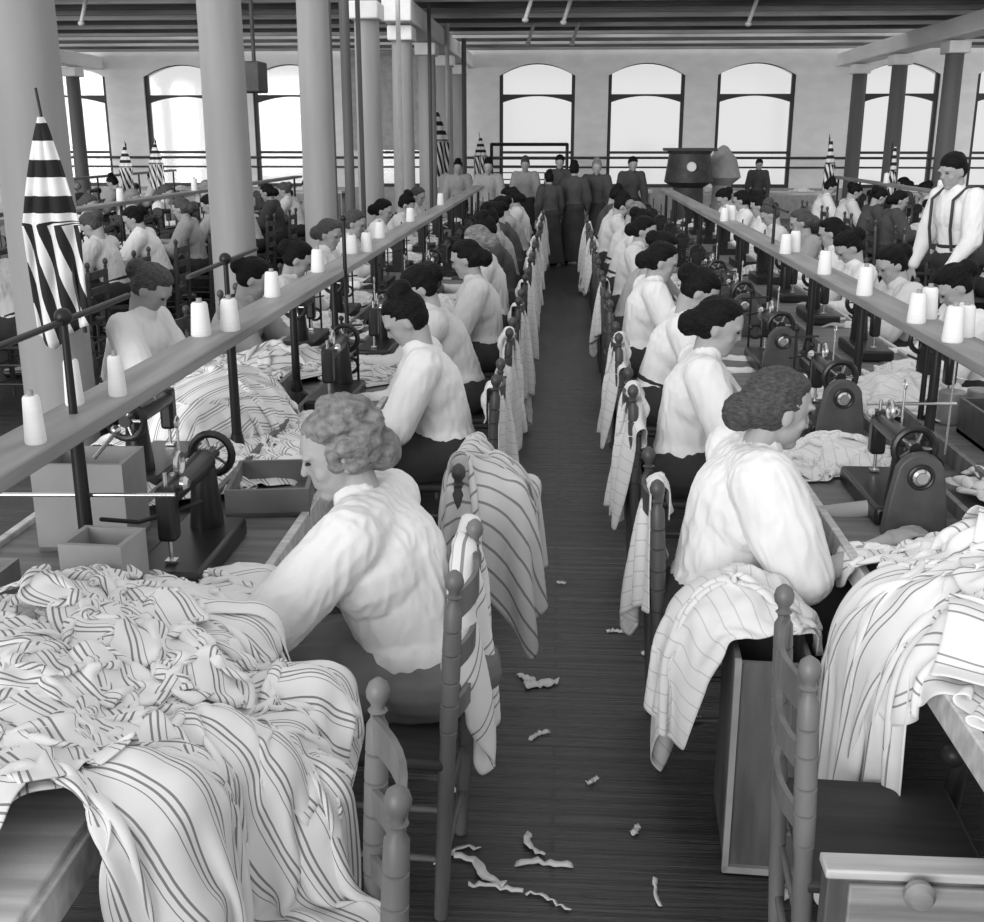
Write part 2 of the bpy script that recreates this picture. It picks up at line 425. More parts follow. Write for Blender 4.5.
# pipes rising by the left columns
for i, (x, y, r) in enumerate(((-2.1, 11.9, .025), (-2.12, 14.9, .03), (-2.1, 18.1, .03), (-2.14, 21.2, .04), (-2.1, 24.2, .05), (-2.5, 12.35, .04), (-2.42, 12.9, .05), (-2.52, 13.3, .04))):
    tag(MB().tube((x, y, 0), (x, y, 3.85), r).build('riser_pipe', M['pipe'] if i in (1, 3) else M['coldark']),
        '%s riser pipe standing near the left columns, %s from the camera' % ('pale' if i in (1, 3) else 'dark', ORD[(0, 4, 5, 6, 7, 1, 2, 3)[i]]), 'pipe', 'riser pipes')
for i, (x, y) in enumerate(((-.6, 17.2), (-.05, 17.6), (.1, 21.5), (-.7, 21.5), (-7.2, 17.3), (2.7, 18))):
    tag(MB().tube((x, y, CEIL - .35), (x + .12, y, CEIL + .02), .03).ell((x, y, CEIL - .36), (.05, .05, .04)).build('sprinkler_drop', M['pipe']),
        'pale sprinkler drop hanging from the ceiling joists, %s from the left' % ORD[(2, 3, 4, 1, 0, 5)[i]], 'sprinkler', 'sprinkler drops')
o = empty('hanging_motor', (-3.9, 14.2, 2.6)); tag(o, 'dark boxy motor hanging between the second and third columns', 'motor')
MB().box((0, 0, 0), (.42, .4, .36)).ell((-.22, 0, -.05), (.12, .14, .14)).build('housing', M['darkthing'], o, bevel=.02)
MB().tube((.1, 0, .15), (.1, 0, 1.3), .025).build('hanger', M['darkthing'], o)

# ================================================================ work tables
def worktable(xc, y0, y1, hw, lab):
    o = empty('work_table', (xc, (y0 + y1) / 2, 0)); tag(o, lab, 'table', 'long sewing tables'); L = y1 - y0
    for s in (-1, 1):
        MB().box((s * (hw / 2 + .05), 0, .735), (hw - .1, L, .04)).build('tabletop', M['tablewood'], o, bevel=.006)
        MB().box((s * (hw - .012), 0, .735), (.026, L, .075)).build('edge_board', M['palewood'], o, bevel=.004)
    MB().box((0, 0, .72), (.2, L, .02)).box((-.1, 0, .765), (.02, L, .07)).box((.1, 0, .765), (.02, L, .07)).build('trough', M['tablewood'], o)
    n = max(2, int(L / 2.1))
    for i in range(n):
        y = -L / 2 + .35 + (L - .7) * i / (n - 1)
        mb = MB()
        for s in (-1, 1): mb.box((s * (hw - .2), y, .36), (.06, .05, .71))
        mb.box((0, y, .3), (hw * 2 - .4, .05, .05)).box((0, y, .68), (hw * 2 - .3, .05, .06)); mb.build('trestle', M['iron'], o)
    return o
worktable(-1.21, .2, 16.4, .43, 'long two-sided sewing table on the left of the aisle')
worktable(1.35, .6, 15.6, .53, 'long two-sided sewing table on the right of the aisle')
worktable(-4.75, 5.0, 20.5, .45, 'long sewing table behind the left line of columns')
worktable(4.8, 6.0, 21, .45, 'long sewing table furthest to the right')
worktable(-8.3, 14.0, 24, .45, 'sewing table by the far left windows')

def rail(xc, y0, y1, lab, posts, z=1.2, arms=()):
    o = empty('spool_rail', (xc, 0, 0)); tag(o, lab, 'rail', 'spool rails over the tables')
    MB().box((0, (y0 + y1) / 2, z + .02), (.155, y1 - y0, .038)).build('board', M['railwood'], o, bevel=.005)
    for i, y in enumerate(posts):
        h = 1.48 if (y in arms) else z
        p = MB().tube((0, y, .77), (0, y, z), .02, .017).tube((0, y, z), (0, y, h + .005), .011, .009).lathe((0, y, .73), (0, y, 1), [(0, .07), (.02, .065), (.05, .03), (.1, .022)]).build('post', M['iron'], o)
        if y in arms:
            q = MB().tube((0, y - .42, h - .015), (0, y + .42, h - .005), .008).ell((0, y, h), (.022, .022, .022)).build('thread_arm', M['iron'], p)
    return o
rail(-1.21, .6, 16.3, 'long wooden spool rail above the left sewing table', [1.2, 2.63, 3.98, 4.95, 5.87, 7.2, 8.5, 9.8, 11.1, 12.4, 13.7, 15.0, 16.1], arms=(2.63, 3.98))
rail(1.35, 1.0, 15.5, 'long wooden spool rail above the right sewing table', [1.7, 2.9, 4.05, 5.1, 6.14, 7.4, 8.7, 10, 11.3, 12.6, 13.9, 15.2], arms=(7.4,))
rail(-4.75, 7.0, 20.3, 'wooden spool rail above the table behind the left columns', [8, 10, 12, 14, 16, 18, 20])
rail(4.8, 8, 20.8, 'wooden spool rail above the furthest right table', [9, 11, 13, 15, 17, 19, 20.5])
rail(-8.3, 15, 24, 'wooden spool rail by the far left windows', [16, 18, 20, 22, 24])
# tall bare rods
for x, y, h, l in ((-1.13, 5.79, 1.5, 'tall black rod standing against the left spool rail'), (1.46, 4.5, 1.33, 'black rod standing behind the right spool rail')):
    tag(MB().tube((x, y, .76), (x, y, h), .012, .01).ell((x, y, h), (.016, .016, .016)).build('guide_rod', M['iron']), l, 'rod')

# thread cones
cone = MB().lathe((0, 0, 0), (0, 0, 1), [(0, .036), (.006, .039), (.118, .031), (.125, .026)], 20).build('thread_cone', M['thread'])
tag(cone, 'x', 'thread cone', 'thread cones on the rails')
co = MB().lathe((0, 0, .1), (0, 0, 1), [(.01, .012), (.04, .011)], 10).build('paper_core', M['boxedge'], cone); reg(cone)
first = [True]
def put_cone(x, y, z, lab, s=.9):
    if first[0]: cone.location = (x, y, z); cone['label'] = lab; first[0] = False; o = cone
    else: o = dup(cone, (x, y, z), 0, lab)
    f_ = .68 if (x < 0 and y < 3) else 1
    o.scale = (s * f_, s * f_, s * random.uniform(.95, 1.1)); return o
LC = [2.24, 2.72, 3.76, 4.74, 5.66, 6.6, 7.65, 9.2, 11.5]
for i, y in enumerate(LC):
    put_cone(-1.245, y, 1.239, 'white thread cone on the left spool rail, near one of %s pair' % ORD[i])
    if i in (0, 1, 2, 5): put_cone(-1.175, y + .11, 1.239, 'white thread cone on the left spool rail, far one of %s pair' % ORD[i])
RC = [3.8, 4.2, 4.95, 5.73, 6.76, 9.4]
for i, y in enumerate(RC):
    put_cone(1.31, y, 1.239, 'white thread cone on the right spool rail, near one of %s pair' % ORD[i])
    if i not in (3, 2): put_cone(1.385, y + .11, 1.239, 'white thread cone on the right spool rail, far one of %s pair' % ORD[i])
for i, y in enumerate((9.5, 12, 14.5, 17)):
    put_cone(-4.75, y, 1.239, 'white thread cone on the rail behind the left columns, %s from the front' % ORD[i], 1.1)
    put_cone(4.8, y + .5, 1.239, 'white thread cone on the furthest right rail, %s from the front' % ORD[i], 1.1)

# ================================================================ sewing machines (worker faces +X, pillar at -Y)
def machine(guard, simple=False):
    if simple:
        o = MB().box((0, 0, .03), (.19, .44, .06)).box((0, -.15, .15), (.08, .09, .2)).cap((0, -.15, .26), (0, .12, .25), .035, .028).box((0, .15, .2), (.05, .05, .15)).lathe((0, -.24, .25), (0, -.2, .25), [(0, .065), (.03, .065)]).tube((0, .15, .04), (0, .15, .2), .008).tube((.02, 0, .26), (.02, 0, .42), .006).build('sewing_machine', M['machine'])
        return o
    o = empty('sewing_machine')
    MB().box((0, 0, .03), (.19, .46, .06)).build('bed', M['machine'], o, bevel=.012)
    MB().cap((0, -.15, .05), (0, -.15, .24), .05, .034).build('pillar', M['machine'], o)
    MB().cap((0, -.15, .25), (0, .13, .24), .036, .028).build('arm', M['machine'], o)
    MB().box((0, .155, .2), (.05, .055, .15)).build('head', M['machine'], o, bevel=.012)
    nb = MB().tube((0, .155, .065), (0, .155, .31), .006).box((.0, .155, .067), (.03, .03, .006)).build('needle_bar', M['steel'], o)
    w = MB().torus((0, -.235, .25), (0, 1, 0), .06, .012).lathe((0, -.25, .25), (0, -.2, .25), [(0, .02), (.05, .018)]).build('hand_wheel', M['machine'], o)
    mb = MB()
    for k in range(5):
        a = 2 * PI * k / 5; mb.tube((0, -.235, .25), (.058 * math.cos(a), -.235, .25 + .058 * math.sin(a)), .005, n=6)
    mb.build('spokes', M['steel'], w)
    MB().tube((.02, -.02, .27), (.02, -.02, .4), .004).torus((.02, -.02, .4), (1, 0, 0), .015, .003, 12, 6).build('thread_guide', M['steel'], o)
    MB().lathe((-.03, .12, .27), (-.06, .12, .27), [(0, .018), (.01, .02), (.02, .012)]).torus((.0, .04, .3), (1, 0, 0), .03, .007, 16, 6).build('tension_ring', M['steel'], o)
    if guard:
        pts = [(-.095, 0, 0), (.095, 0, 0), (.085, 0, .1)] + [(.07 * math.cos(a), 0, .19 + .065 * math.sin(a)) for a in [PI * i / 10 for i in range(11)]] + [(-.085, 0, .1)]
        g_ = MB().prism(pts, (0, -.32, .0), (0, -.28, .0)).build('belt_guard', M['guard'], o, bevel=.006)
        MB().lathe((0, -.321, .185), (0, -.36, .185), [(0, .026), (.006, .026), (.012, .018), (.016, .017)]).build('boss', M['steel'], g_)
        MB().torus((0, -.322, .185), (0, 1, 0), .034, .006).build('boss_ring', M['machine'], g_)
    return o
mach_g = tag(machine(True), 'x', 'sewing machine', 'sewing machines on the tables'); reg(mach_g)
mach_n = tag(machine(False), 'x', 'sewing machine', 'sewing machines on the tables'); reg(mach_n)
mach_s = tag(machine(False, True), 'x', 'sewing machine', 'sewing machines on the tables')
def thread_stand():
    o = MB().box((0, 0, .01), (.1, .06, .02)).tube((-.035, 0, 0), (-.035, 0, .34), .006, n=6).tube((.035, 0, 0), (.035, 0, .27), .006, n=6).tube((-.09, 0, .3), (.06, 0, .31), .005, n=6).tube((-.06, -.06, .22), (.06, .07, .22), .005, n=6).tube((-.035, -.09, .15), (-.035, .09, .16), .006, n=6).ell((-.035, 0, .34), (.013,) * 3, None, 8, 5).ell((.035, 0, .27), (.013,) * 3, None, 8, 5).torus((.0, 0, .12), (0, 1, 0), .035, .008, 14, 6).build('thread_stand', M['iron'])
    return o
stand_t = tag(thread_stand(), 'x', 'stand', 'small iron thread stands on the tables')
used = set()
def place(proto, loc, rz, lab, group=None, **kw):
    if proto.name not in used and not kw.get('mats'):
        used.add(proto.name); proto.location = loc; proto.rotation_euler = (0, 0, rz); proto['label'] = lab
        if group: proto['group'] = group
        if kw.get('sc'): proto.scale = (kw['sc'],) * 3
        return proto
    return dup(proto, loc, rz, lab, group, **kw)

# ================================================================ chairs (sitter faces +X; origin under seat centre)
def chair(simple=False, wood='chairwood'):
    W_ = M[wood]
    def post(y, parent_mb=None):
        mb = parent_mb or MB()
        zt = .9
        prof = [(0, .017), (.1, .019), (.42, .021), (.5, .019), (.53, .021), (.533, .017), (.537, .022), (.6, .023), (.603, .018), (.607, .023), (.66, .023), (.663, .018), (.667, .023), (.73, .023), (.733, .018), (.737, .023), (.79, .022), (.793, .017), (.797, .022), (.85, .021), (.865, .013), (.875, .014), (.88, .019), (.884, .013), (.893, .013), (.905, .021), (.92, .023), (.935, .018), (.945, .006)]
        return mb.lathe((-.17, y, 0), (-.215, y, .95), prof, 8 if simple else 14)
    def slat(z, h, mb=None):
        mb = mb or MB(); n = 8
        for k in range(n):
            y0 = -.165 + .33 * k / n; y1 = -.165 + .33 * (k + 1) / n; xx = -.165 - .047 * z
            f = lambda y: xx - .035 * (1 - (y / .165) ** 2)
            mb.prism([(f(y0) - .006, y0, 0), (f(y0) + .006, y0, 0), (f(y1) + .006, y1, 0), (f(y1) - .006, y1, 0)], (0, 0, z - h / 2), (0, 0, z + h / 2))
        return mb
    if simple:
        mb = MB(); post(-.18, mb); post(.18, mb)
        for z in (.56, .7, .83): mb.box((-.165 - .047 * z - .02, 0, z), (.014, .34, .06))
        mb.box((.01, 0, .44), (.38, .4, .03))
        for y in (-.18, .18): mb.tube((.18, y, 0), (.17, y, .44), .017)
        for z in (.15, .28): mb.tube((-.17, -.18, z), (-.17, .18, z), .009).tube((-.17, .18, z), (.18, .18, z), .009).tube((-.17, -.18, z), (.18, -.18, z), .009)
        return mb.build('wooden_chair', W_)
    o = empty('wooden_chair')
    post(-.18).build('back_post', W_, o); post(.18).build('back_post', W_, o)
    for z, h in ((.56, .05), (.7, .055), (.84, .07)): slat(z, h).build('slat', W_, o)
    MB().box((.0, 0, .44), (.38, .4, .028)).build('seat', M['rush'], o, bevel=.01)
    for y in (-.18, .18): MB().lathe((.18, y, 0), (.17, y, .44), [(0, .013), (.1, .018), (.12, .014), (.14, .019), (.3, .021), (.44, .018)]).build('front_leg', W_, o)
    for z in (.14, .28):
        for p in (((-.175, -.18, z), (-.175, .18, z)), ((-.175, .18, z + .03), (.18, .18, z + .03)), ((-.175, -.18, z + .03), (.18, -.18, z + .03)), ((.18, -.18, z), (.18, .18, z))):
            MB().tube(p[0], p[1], .009).build('rung', W_, o)
    return o
chair_a = tag(chair(), 'x', 'chair', 'turned wooden chairs'); reg(chair_a)
chair_d = tag(chair(wood='chairdark'), 'x', 'chair', 'turned wooden chairs'); reg(chair_d)
chair_s = tag(chair(True, 'chairdark'), 'x', 'chair', 'turned wooden chairs')

# ================================================================ people (face +X, left hand +Y, origin on the floor)
def person(spec):
    g = spec.get; vx = g('vox', .008); sit = g('sit', True)
    P = V((0, 0, .57 if sit else .93)); ln = R(g('lean', 14)); t = V((math.sin(ln), 0, math.cos(ln)))
    bw = g('bulk', 1.0)
    N = P + t * .45; Hc = N + t * .03 + V((.055 + g('hf', 0), 0, .108))
    HM = Matrix.Rotation(R(g('yaw', 0)), 4, 'Z') @ Matrix.Rotation(R(g('pitch', 25)), 4, 'Y') @ Matrix.Rotation(R(g('roll', 0)), 4, 'X')
    h = lambda x, y, z: Hc + (HM @ V((x, y, z)))
    b = MB()
    b.ell(P, (.13, .16, .12)).cap(P, P + t * .3, .12, .11).ell(P + t * .3, (.115, .15, .17), Matrix.Rotation(ln, 4, 'Y'))
    b.cap(N - t * .04, h(-.02, 0, -.06), .055, .05)
    for s in (-1, 1): b.cap(P + t * .4, P + t * .41 + V((0, s * .13, 0)), .07, .055)
    # head
    b.ell(h(0, 0, .02), (.092, .074, .1), HM).ell(h(.03, 0, -.045), (.06, .055, .06), HM).ell(h(.058, 0, -.09), (.028, .03, .022), HM)
    b.cap(h(.083, 0, .015), h(.1, 0, -.018), .008, .011, 8, 3)
    for s in (-1, 1):
        b.ell(h(-.005, s * .075, -.01), (.018, .008, .03), HM); b.ell(h(.075, s * .033, .03), (.02, .024, .009), HM); b.ell(h(.056, s * .038, -.025), (.024, .02, .022), HM)
    b.ell(h(.078, 0, -.056), (.013, .022, .005), HM).ell(h(.077, 0, -.066), (.012, .018, .005), HM)
    # arms and hands
    arms = {}
    for s, key in ((1, 'L'), (-1, 'R')):
        Sh = P + t * .41 + V((0, s * .165 * (.95 + .05 * bw), 0))
        E, Hd = g(key, (None, None))
        E = Sh + V(E or ((.12, s * .05, -.25) if sit else (.02, s * .06, -.28)))
        Hd = E + V(Hd or ((.24, -s * .07, .035) if sit else (.05, 0, -.25)))
        b.cap(Sh, E, .05, .04).cap(E, Hd, .038, .026)
        d = (Hd - E).normalized(); up = V((0, 0, 1)) if abs(d.z) < .8 else V((1, 0, 0)); sd = d.cross(up).normalized(); nn = sd.cross(d).normalized()
        pc = Hd + d * .045
        HR = Matrix((d, sd, nn)).transposed().to_4x4()
        b.ell(pc, (.05, .037, .016), HR)
        for i in range(4):
            base = pc + d * .035 + sd * (i - 1.5) * .0185; ang = R(15); dd = d.copy(); q = base; ls = (.034, .026, .02)
            for k_, l_ in enumerate(ls):
                l2 = l_ * (1.0, 1.1, 1.05, .85)[i]; ca = ang * (k_ + 1) + R(5 * i)
                dd = (d * math.cos(ca) - nn * math.sin(ca)).normalized(); q2 = q + dd * l2; b.cap(q, q2, .0092, .008, 8, 3); q = q2
        tb = pc - d * .025 + sd * (s * .028); q = tb
        for k_, l_ in enumerate((.035, .028)):
            q2 = q + (d * .8 + sd * s * (.6 - .4 * k_) - nn * .25).normalized() * l_; b.cap(q, q2, .011, .009, 8, 3); q = q2
        arms[key] = (Sh, E, Hd)
    # legs
    legs = []
    for s in (-1, 1):
        if sit:
            K = V((.42, s * .1, .5)); A = V((.4 + .05 * s, s * .1, .09)); A2 = A + V((.14, 0, -.045))
        else:
            K = P + V((.02, s * .09, -.44)); A = V((.0 + .06 * s * g('stride', 0), s * .1, .09)); A2 = A + V((.14, 0, -.045))
        H0 = P + V((0, s * .08, -.02)); b.cap(H0, K, .085, .055).cap(K, A, .055, .035).cap(A - V((.02, 0, .03)), A2, .035, .028); legs.append((H0, K, A, A2))
    me = blob(b, vx, 2); me.materials.append(M['skin'])
    body = bpy.data.objects.new('person', me); COL.objects.link(body)
    # clothes
    c = MB(); full = g('full', 1.0)
    c.ell(P + t * .05, (.135 * bw, .155 * bw, .1)).cap(P + t * .08, P + t * .3, .13 * bw, .14 * bw)
    c.ell(P + t * .3 + V((.01, 0, 0)), (.14 * bw, .175 * bw, .17), Matrix.Rotation(ln, 4, 'Y'))
    c.cap(P + t * .4 - V((0, .09, 0)), P + t * .4 + V((0, .09, 0)), .085 * bw, .085 * bw)
    if not g('low', False): c.cap(N - t * .04, N + t * .02 + V((.015, 0, 0)), .075, .062)
    sl = g('sleeve', 1.0)
    for k_ in ('L', 'R'):
        Sh, E, Hd = arms[k_]; f = .018 * full
        if sl >= 1: c.cap(Sh, E, .062 + f, .058 + f).cap(E, E.lerp(Hd, .8), .056 + f, .036).cap(E.lerp(Hd, .82), E.lerp(Hd, .9), .038, .038)
        else: c.cap(Sh, Sh.lerp(E, .5), .075 + f, .08 + f).cap(Sh.lerp(E, .5), Sh.lerp(E, .93), .08 + f, .062 + f)
    sd0 = g('seed', 1) * 7.3
    def folds(p):
        a = noise.noise(V((p.x * 14 + sd0, p.y * 30, p.z * 4))) ; b_ = noise.noise(V((p.x * 20, p.y * 34 + sd0, p.z * 12 + p.y * 10)))
        r_ = 1 - abs(noise.noise(V((p.x * 26 + p.z * 8, p.y * 34 + sd0, p.z * 7 - p.x * 5)))) * 2.6
        return (.002 * a + .0015 * b_ + .0032 * r_) * g('fold', 1.0)
    me = blob(c, vx, 4, folds); me.materials.append(g('blouse', M['white']))
    o = bpy.data.objects.new('blouse', me); COL.objects.link(o); o.parent = body
    c = MB()
    c.ell(P - V((.01, 0, .02)), (.17 * bw, .185 * bw, .115)).cap(P, P + t * .07, .13 * bw, .12 * bw)
    if g('trousers', False):
        for H0, K, A, A2 in legs: c.cap(H0, K, .11, .085).cap(K, A, .085, .062)
    elif sit:
        for H0, K, A, A2 in legs: c.cap(H0, K, .12, .1).cap(K, V((.38, A.y, .2)), .11, .13)
        c.cap(P + V((.1, 0, 0)), V((.42, 0, .5)), .12, .11).cap(V((.42, 0, .48)), V((.38, 0, .2)), .12, .15)
    else:
        c.lathe((0, 0, .06), (0, 0, 1), [(0, .27), (.2, .24), (.5, .2), (.8, .17), (.86, .14)], 28)
    me = blob(c, vx * 1.2, 3, lambda p: .012 * noise.noise(V((p.x * 16 + sd0, p.y * 16, p.z * 3)))); me.materials.append(g('skirt', M['skirt']))
    o = bpy.data.objects.new('trousers' if g('trousers', False) else 'skirt', me); COL.objects.link(o); o.parent = body
    for H0, K, A, A2 in legs:
        MB().cap(A - V((.03, 0, .045)), A2 - V((0, 0, .012)), .04, .034).build('shoe', M['machine'], body)
    # hair
    c = MB(); hs = g('hair', 'bun')
    if hs == 'short': c.ell(h(-.01, 0, .055), (.094, .083, .08), HM).ell(h(-.035, 0, .015), (.07, .081, .08), HM)
    else:
        c.ell(h(-.022, 0, .035), (.093, .083, .09), HM).ell(h(-.008, 0, .08), (.08, .078, .045), HM).ell(h(-.035, 0, 0), (.07, .08, .075), HM)
        if hs == 'bun': c.ell(h(-.115, 0, .03), (.045, .055, .055), HM)
        if hs == 'lowbun': c.ell(h(-.115, 0, -.03), (.05, .062, .058), HM).ell(h(-.07, 0, .0), (.06, .08, .07), HM)
        if hs == 'top': c.ell(h(-.05, 0, .12), (.06, .06, .045), HM)
        if hs == 'curly':
            rs = random.Random(3)
            for i in range(70):
                a = rs.uniform(-2.3, 2.3) + PI; e = rs.uniform(-.6, 1.35); c.ell(h(-.03 + .09 * math.cos(a) * math.cos(e), .088 * math.sin(a) * math.cos(e), .035 + .092 * math.sin(e)), [rs.uniform(.016, .03)] * 3, HM, 10, 6)
            c.ell(h(-.105, -.01, -.03), (.055, .065, .06), HM)
    iHM = HM.inverted()
    def strand(p):
        q = iHM @ (p - Hc); an = math.atan2(q.y, q.z - .03) * 9
        return .004 * noise.noise(V((an * .6, q.x * 14, sd0))) + .003 * noise.noise(p * 60)
    me = blob(c, min(vx, .008), 1, strand); me.materials.append(g('haircol', M['hairblack']))
    o = bpy.data.objects.new('hair', me); COL.objects.link(o); o.parent = body
    if g('eyes', False):
        for s in (-1, 1): MB().ell(h(.083, s * .033, .012), (.008, .012, .005), HM, 10, 6).build('eye', M['machine'], body)
    if g('belt', False) : c = MB().torus(P + t * .09, t, .125 * bw, .014, 28, 8).build('waistband', M['skirt'], body)
    if g('braces', False):
        c = MB()
        for s in (-1, 1):
            pts = [P + t * .06 + V((-.125, s * .03, 0)), P + t * .2 + V((-.15, s * .05, 0)), P + t * .35 + V((-.155, s * .08, 0)), P + t * .46 + V((-.1, s * .1, 0)), P + t * .49 + V((0, s * .1, 0)), P + t * .4 + V((.13, s * .1, 0)), P + t * .2 + V((.15, s * .1, 0)), P + t * .06 + V((.135, s * .1, 0))]
            c.path(pts, .011, 6)
        c.build('braces', M['darkthing'], body)
    body['label'] = 'x'; body['category'] = 'person'
    reg(body)
    return body

# ---- the two women nearest the camera
hero_l = person(dict(vox=.0055, lean=20, pitch=18, yaw=26, hair='curly', haircol=M['hairgrey'], bulk=1.15, full=1.4, eyes=True, seed=2, fold=1.1, skirt=M['apron'],
                     R=((.14, -.07, -.26), (.24, .05, .02)), L=((.2, .09, -.22), (.22, -.04, -.02))))
hero_l.location = (-.35, 2.70, -.01); hero_l.rotation_euler.z = PI - R(8)
tag(hero_l, 'grey-haired person in a loose white blouse seated nearest on the left, bending to the table', 'person')
hero_r = person(dict(vox=.0055, lean=12, pitch=14, yaw=12, hair='lowbun', haircol=M['hairbrown'], bulk=1.1, full=1.5, sleeve=.5, eyes=True, seed=5, fold=1.1, skirt=M['skirt'],
                     R=((.12, -.06, -.27), (.26, .1, .08)), L=((.16, .05, -.25), (.26, -.06, .07))))
hero_r.location = (.48, 3.2, -.01); hero_r.rotation_euler.z = R(4)
tag(hero_r, 'brown-haired person in a short-sleeved white blouse seated nearest on the right', 'person')
# ---- workers further back
W = [person(dict(vox=.010, lean=15, pitch=35, hair='top', seed=3, eyes=True, fold=1.2, full=1.2)),
     person(dict(vox=.010, lean=22, pitch=30, yaw=10, hair='bun', seed=4, eyes=True, fold=1.2, full=1.3, L=((.16, .05, -.22), (.25, -.05, .03)))),
     person(dict(vox=.010, lean=8, pitch=20, yaw=-12, hair='lowbun', seed=6, eyes=True, fold=1.2, full=1.2, R=((.1, -.1, -.24), (.27, .06, .05)))),
     person(dict(vox=.010, lean=18, pitch=42, yaw=4, hair='bun', seed=8, eyes=True, fold=1.2, full=1.1, belt=True, bulk=.95))]
HC = {'black': 'hairblack', 'brown': 'hairbrown', 'grey': 'hairgrey'}
BC = {'white': 'white', 'pale': 'offwhite', 'grey': 'greyblouse', 'dark': 'darkblouse'}
rnd = random.Random(11)
def worker(i, loc, rz, hair, bl, where, v=None, sc=1):
    lab = '%s-haired person in %s blouse, %s' % (hair, bl, where)
    p = W[v if v is not None else i % 4]
    return dup(p, loc, rz, lab, 'people sewing at the tables', mats={'hair': M[HC[hair]], 'blouse': M[BC[bl]]}, sc=sc)

# ---- generic cloth: small heap on a table, and a garment hung over a chair back
def heap(seed, su=.9, sv=.8, g1=.42, g2=.5, r=(.16, .2, .1), n=.022, rz=0):
    x = sheet(su, sv, n, (0, 0, .2), g1, g2, rz, .04, seed)
    return drape(x, n, n, [c_floor(0), c_ell((0, 0, -.02), r)], 90, 8, seed=seed)
heaps = []
for i, (sd, a) in enumerate(((1, (1.0, .8, .4, .5)), (2, (1.1, .9, .45, .42)), (3, (.8, .9, .42, .42)))):
    x = heap(sd, *a); o = cloth_obj('cloth_heap', x, .022, M['stripe3'] if i == 1 else M['plaincloth'], sub=1); heaps.append(tag(o, 'x', 'cloth', 'heaps of cloth on the tables'))
def hung(seed, su, sv, gx, off=0, sh=.0):
    # bar along Y at x=-.21, z=.9 ; back plane below it
    n = .022
    x = sheet(sv, su, n, (-.21 + off, sh, 1.0), .75, gx, 0, .02, seed)
    return drape(x, n, n, [c_cap((-.21, -.18, .93), (-.21, .18, .93), .022), c_box((-.2, 0, .45), (.02, .19, .46)), c_floor(0)], 100, 8, seed=seed, fric=.9)
hungs = []
for sd, su, sv, gx, off, sh in ((21, .8, .62, .42, -.10, 0), (22, .6, .5, .5, -.09, .08), (23, .95, .7, .34, -.12, -.06)):
    o = cloth_obj('hung_garment', hung(sd, su, sv, gx, off, sh), .022, M['plaincloth']); hungs.append(tag(o, 'x', 'garment', 'garments hung over chair backs'))

x = sheet(.85, 1.05, .02, (-.29, .03, 1.05), .55, .38, .2, .06, 77)
x = drape(x, .02, .02, [c_cap((-.21, -.18, .93), (-.21, .18, .93), .025), c_box((-.2, 0, .45), (.02, .19, .46)), c_ell((-.28, .02, .74), (.12, .2, .18)), c_cap((-.4, -.1, .8), (-.38, .1, .7), .03), c_cap((-.38, .1, .85), (-.4, .15, .6), .03), c_floor(0)], 100, 8, seed=77, fric=.9, bend=.1)
bigcloth = tag(cloth_obj('hung_garment', x, .02, M['stripe3'], turn=True), 'rumpled striped garment thrown over the empty chair behind the grey-haired person', 'garment', 'garments hung over chair backs')
bigcloth.location = (-.5, 3.45, 0); bigcloth.rotation_euler.z = PI - R(6)
def seat_row(ys, px, face, side, table, chairs=True, hang=0, near=False, mx=None, heapp=.6):
    """a row of workers at one side of a table; px = pelvis line, face=+1 faces +X"""
    for i, y in enumerate(ys):
        rz = 0 if face > 0 else PI; where = '%s on %s of %s' % (ORD[i if not near else i + 1], side, table)
        hair = 'black' if rnd.random() < .72 else ('brown' if rnd.random() < .8 else 'grey'); bl = rnd.choice(['white', 'white', 'pale', 'pale', 'grey'])
        if y > 9.5: bl = rnd.choice(['pale', 'grey', 'grey', 'pale', 'white', 'dark'])  # blouses further back turn greyer, standing in for dimmer light there
        vv = rnd.randrange(4)
        if table.startswith('left') and near and i == 0: hair, bl, vv = 'black', 'white', 0
        if table.startswith('left') and near and i == 1: hair, bl, vv = 'black', 'pale', 1
        if table.startswith('right') and near and i in (0, 1): hair, bl, vv = 'black', 'white', (2, 3)[i]
        jx = rnd.uniform(-.02, .05) * face
        worker(i, (px + jx, y, 0), rz + R(rnd.uniform(-8, 8)), hair, bl, where, vv)
        if chairs:
            cp = chair_d if y < 8 else chair_s
            place(cp, (px + .005 * face, y, 0), rz, 'turned chair of the worker %s' % where)
        if mx is not None:
            mp_ = (mach_g if (face > 0 and near) else mach_n) if y < 8.5 else mach_s
            place(mp_, (mx, y - .05 * face, .756), rz, 'black sewing machine of worker %s' % where)
        if hang and rnd.random() < hang * (1 if y < 7 else .65):
            h_ = rnd.choice(hungs); place(h_, (px + .005 * face, y, 0), rz + R(rnd.uniform(-4, 4)), 'pale garment on chair back of worker %s' % where)
        if mx is not None and y < 14:
            place(stand_t, (mx - face * .02 + .0, y + .3, .757), rnd.uniform(-.3, .3), 'small iron thread stand of worker %s' % where)
        if mx is not None and rnd.random() < heapp:
            place(rnd.choice(heaps), (mx - face * .02, y + .58, .758), rnd.uniform(0, 6), 'crumpled pale cloth by machine of worker %s' % where, sc=rnd.uniform(.7, 1.0))

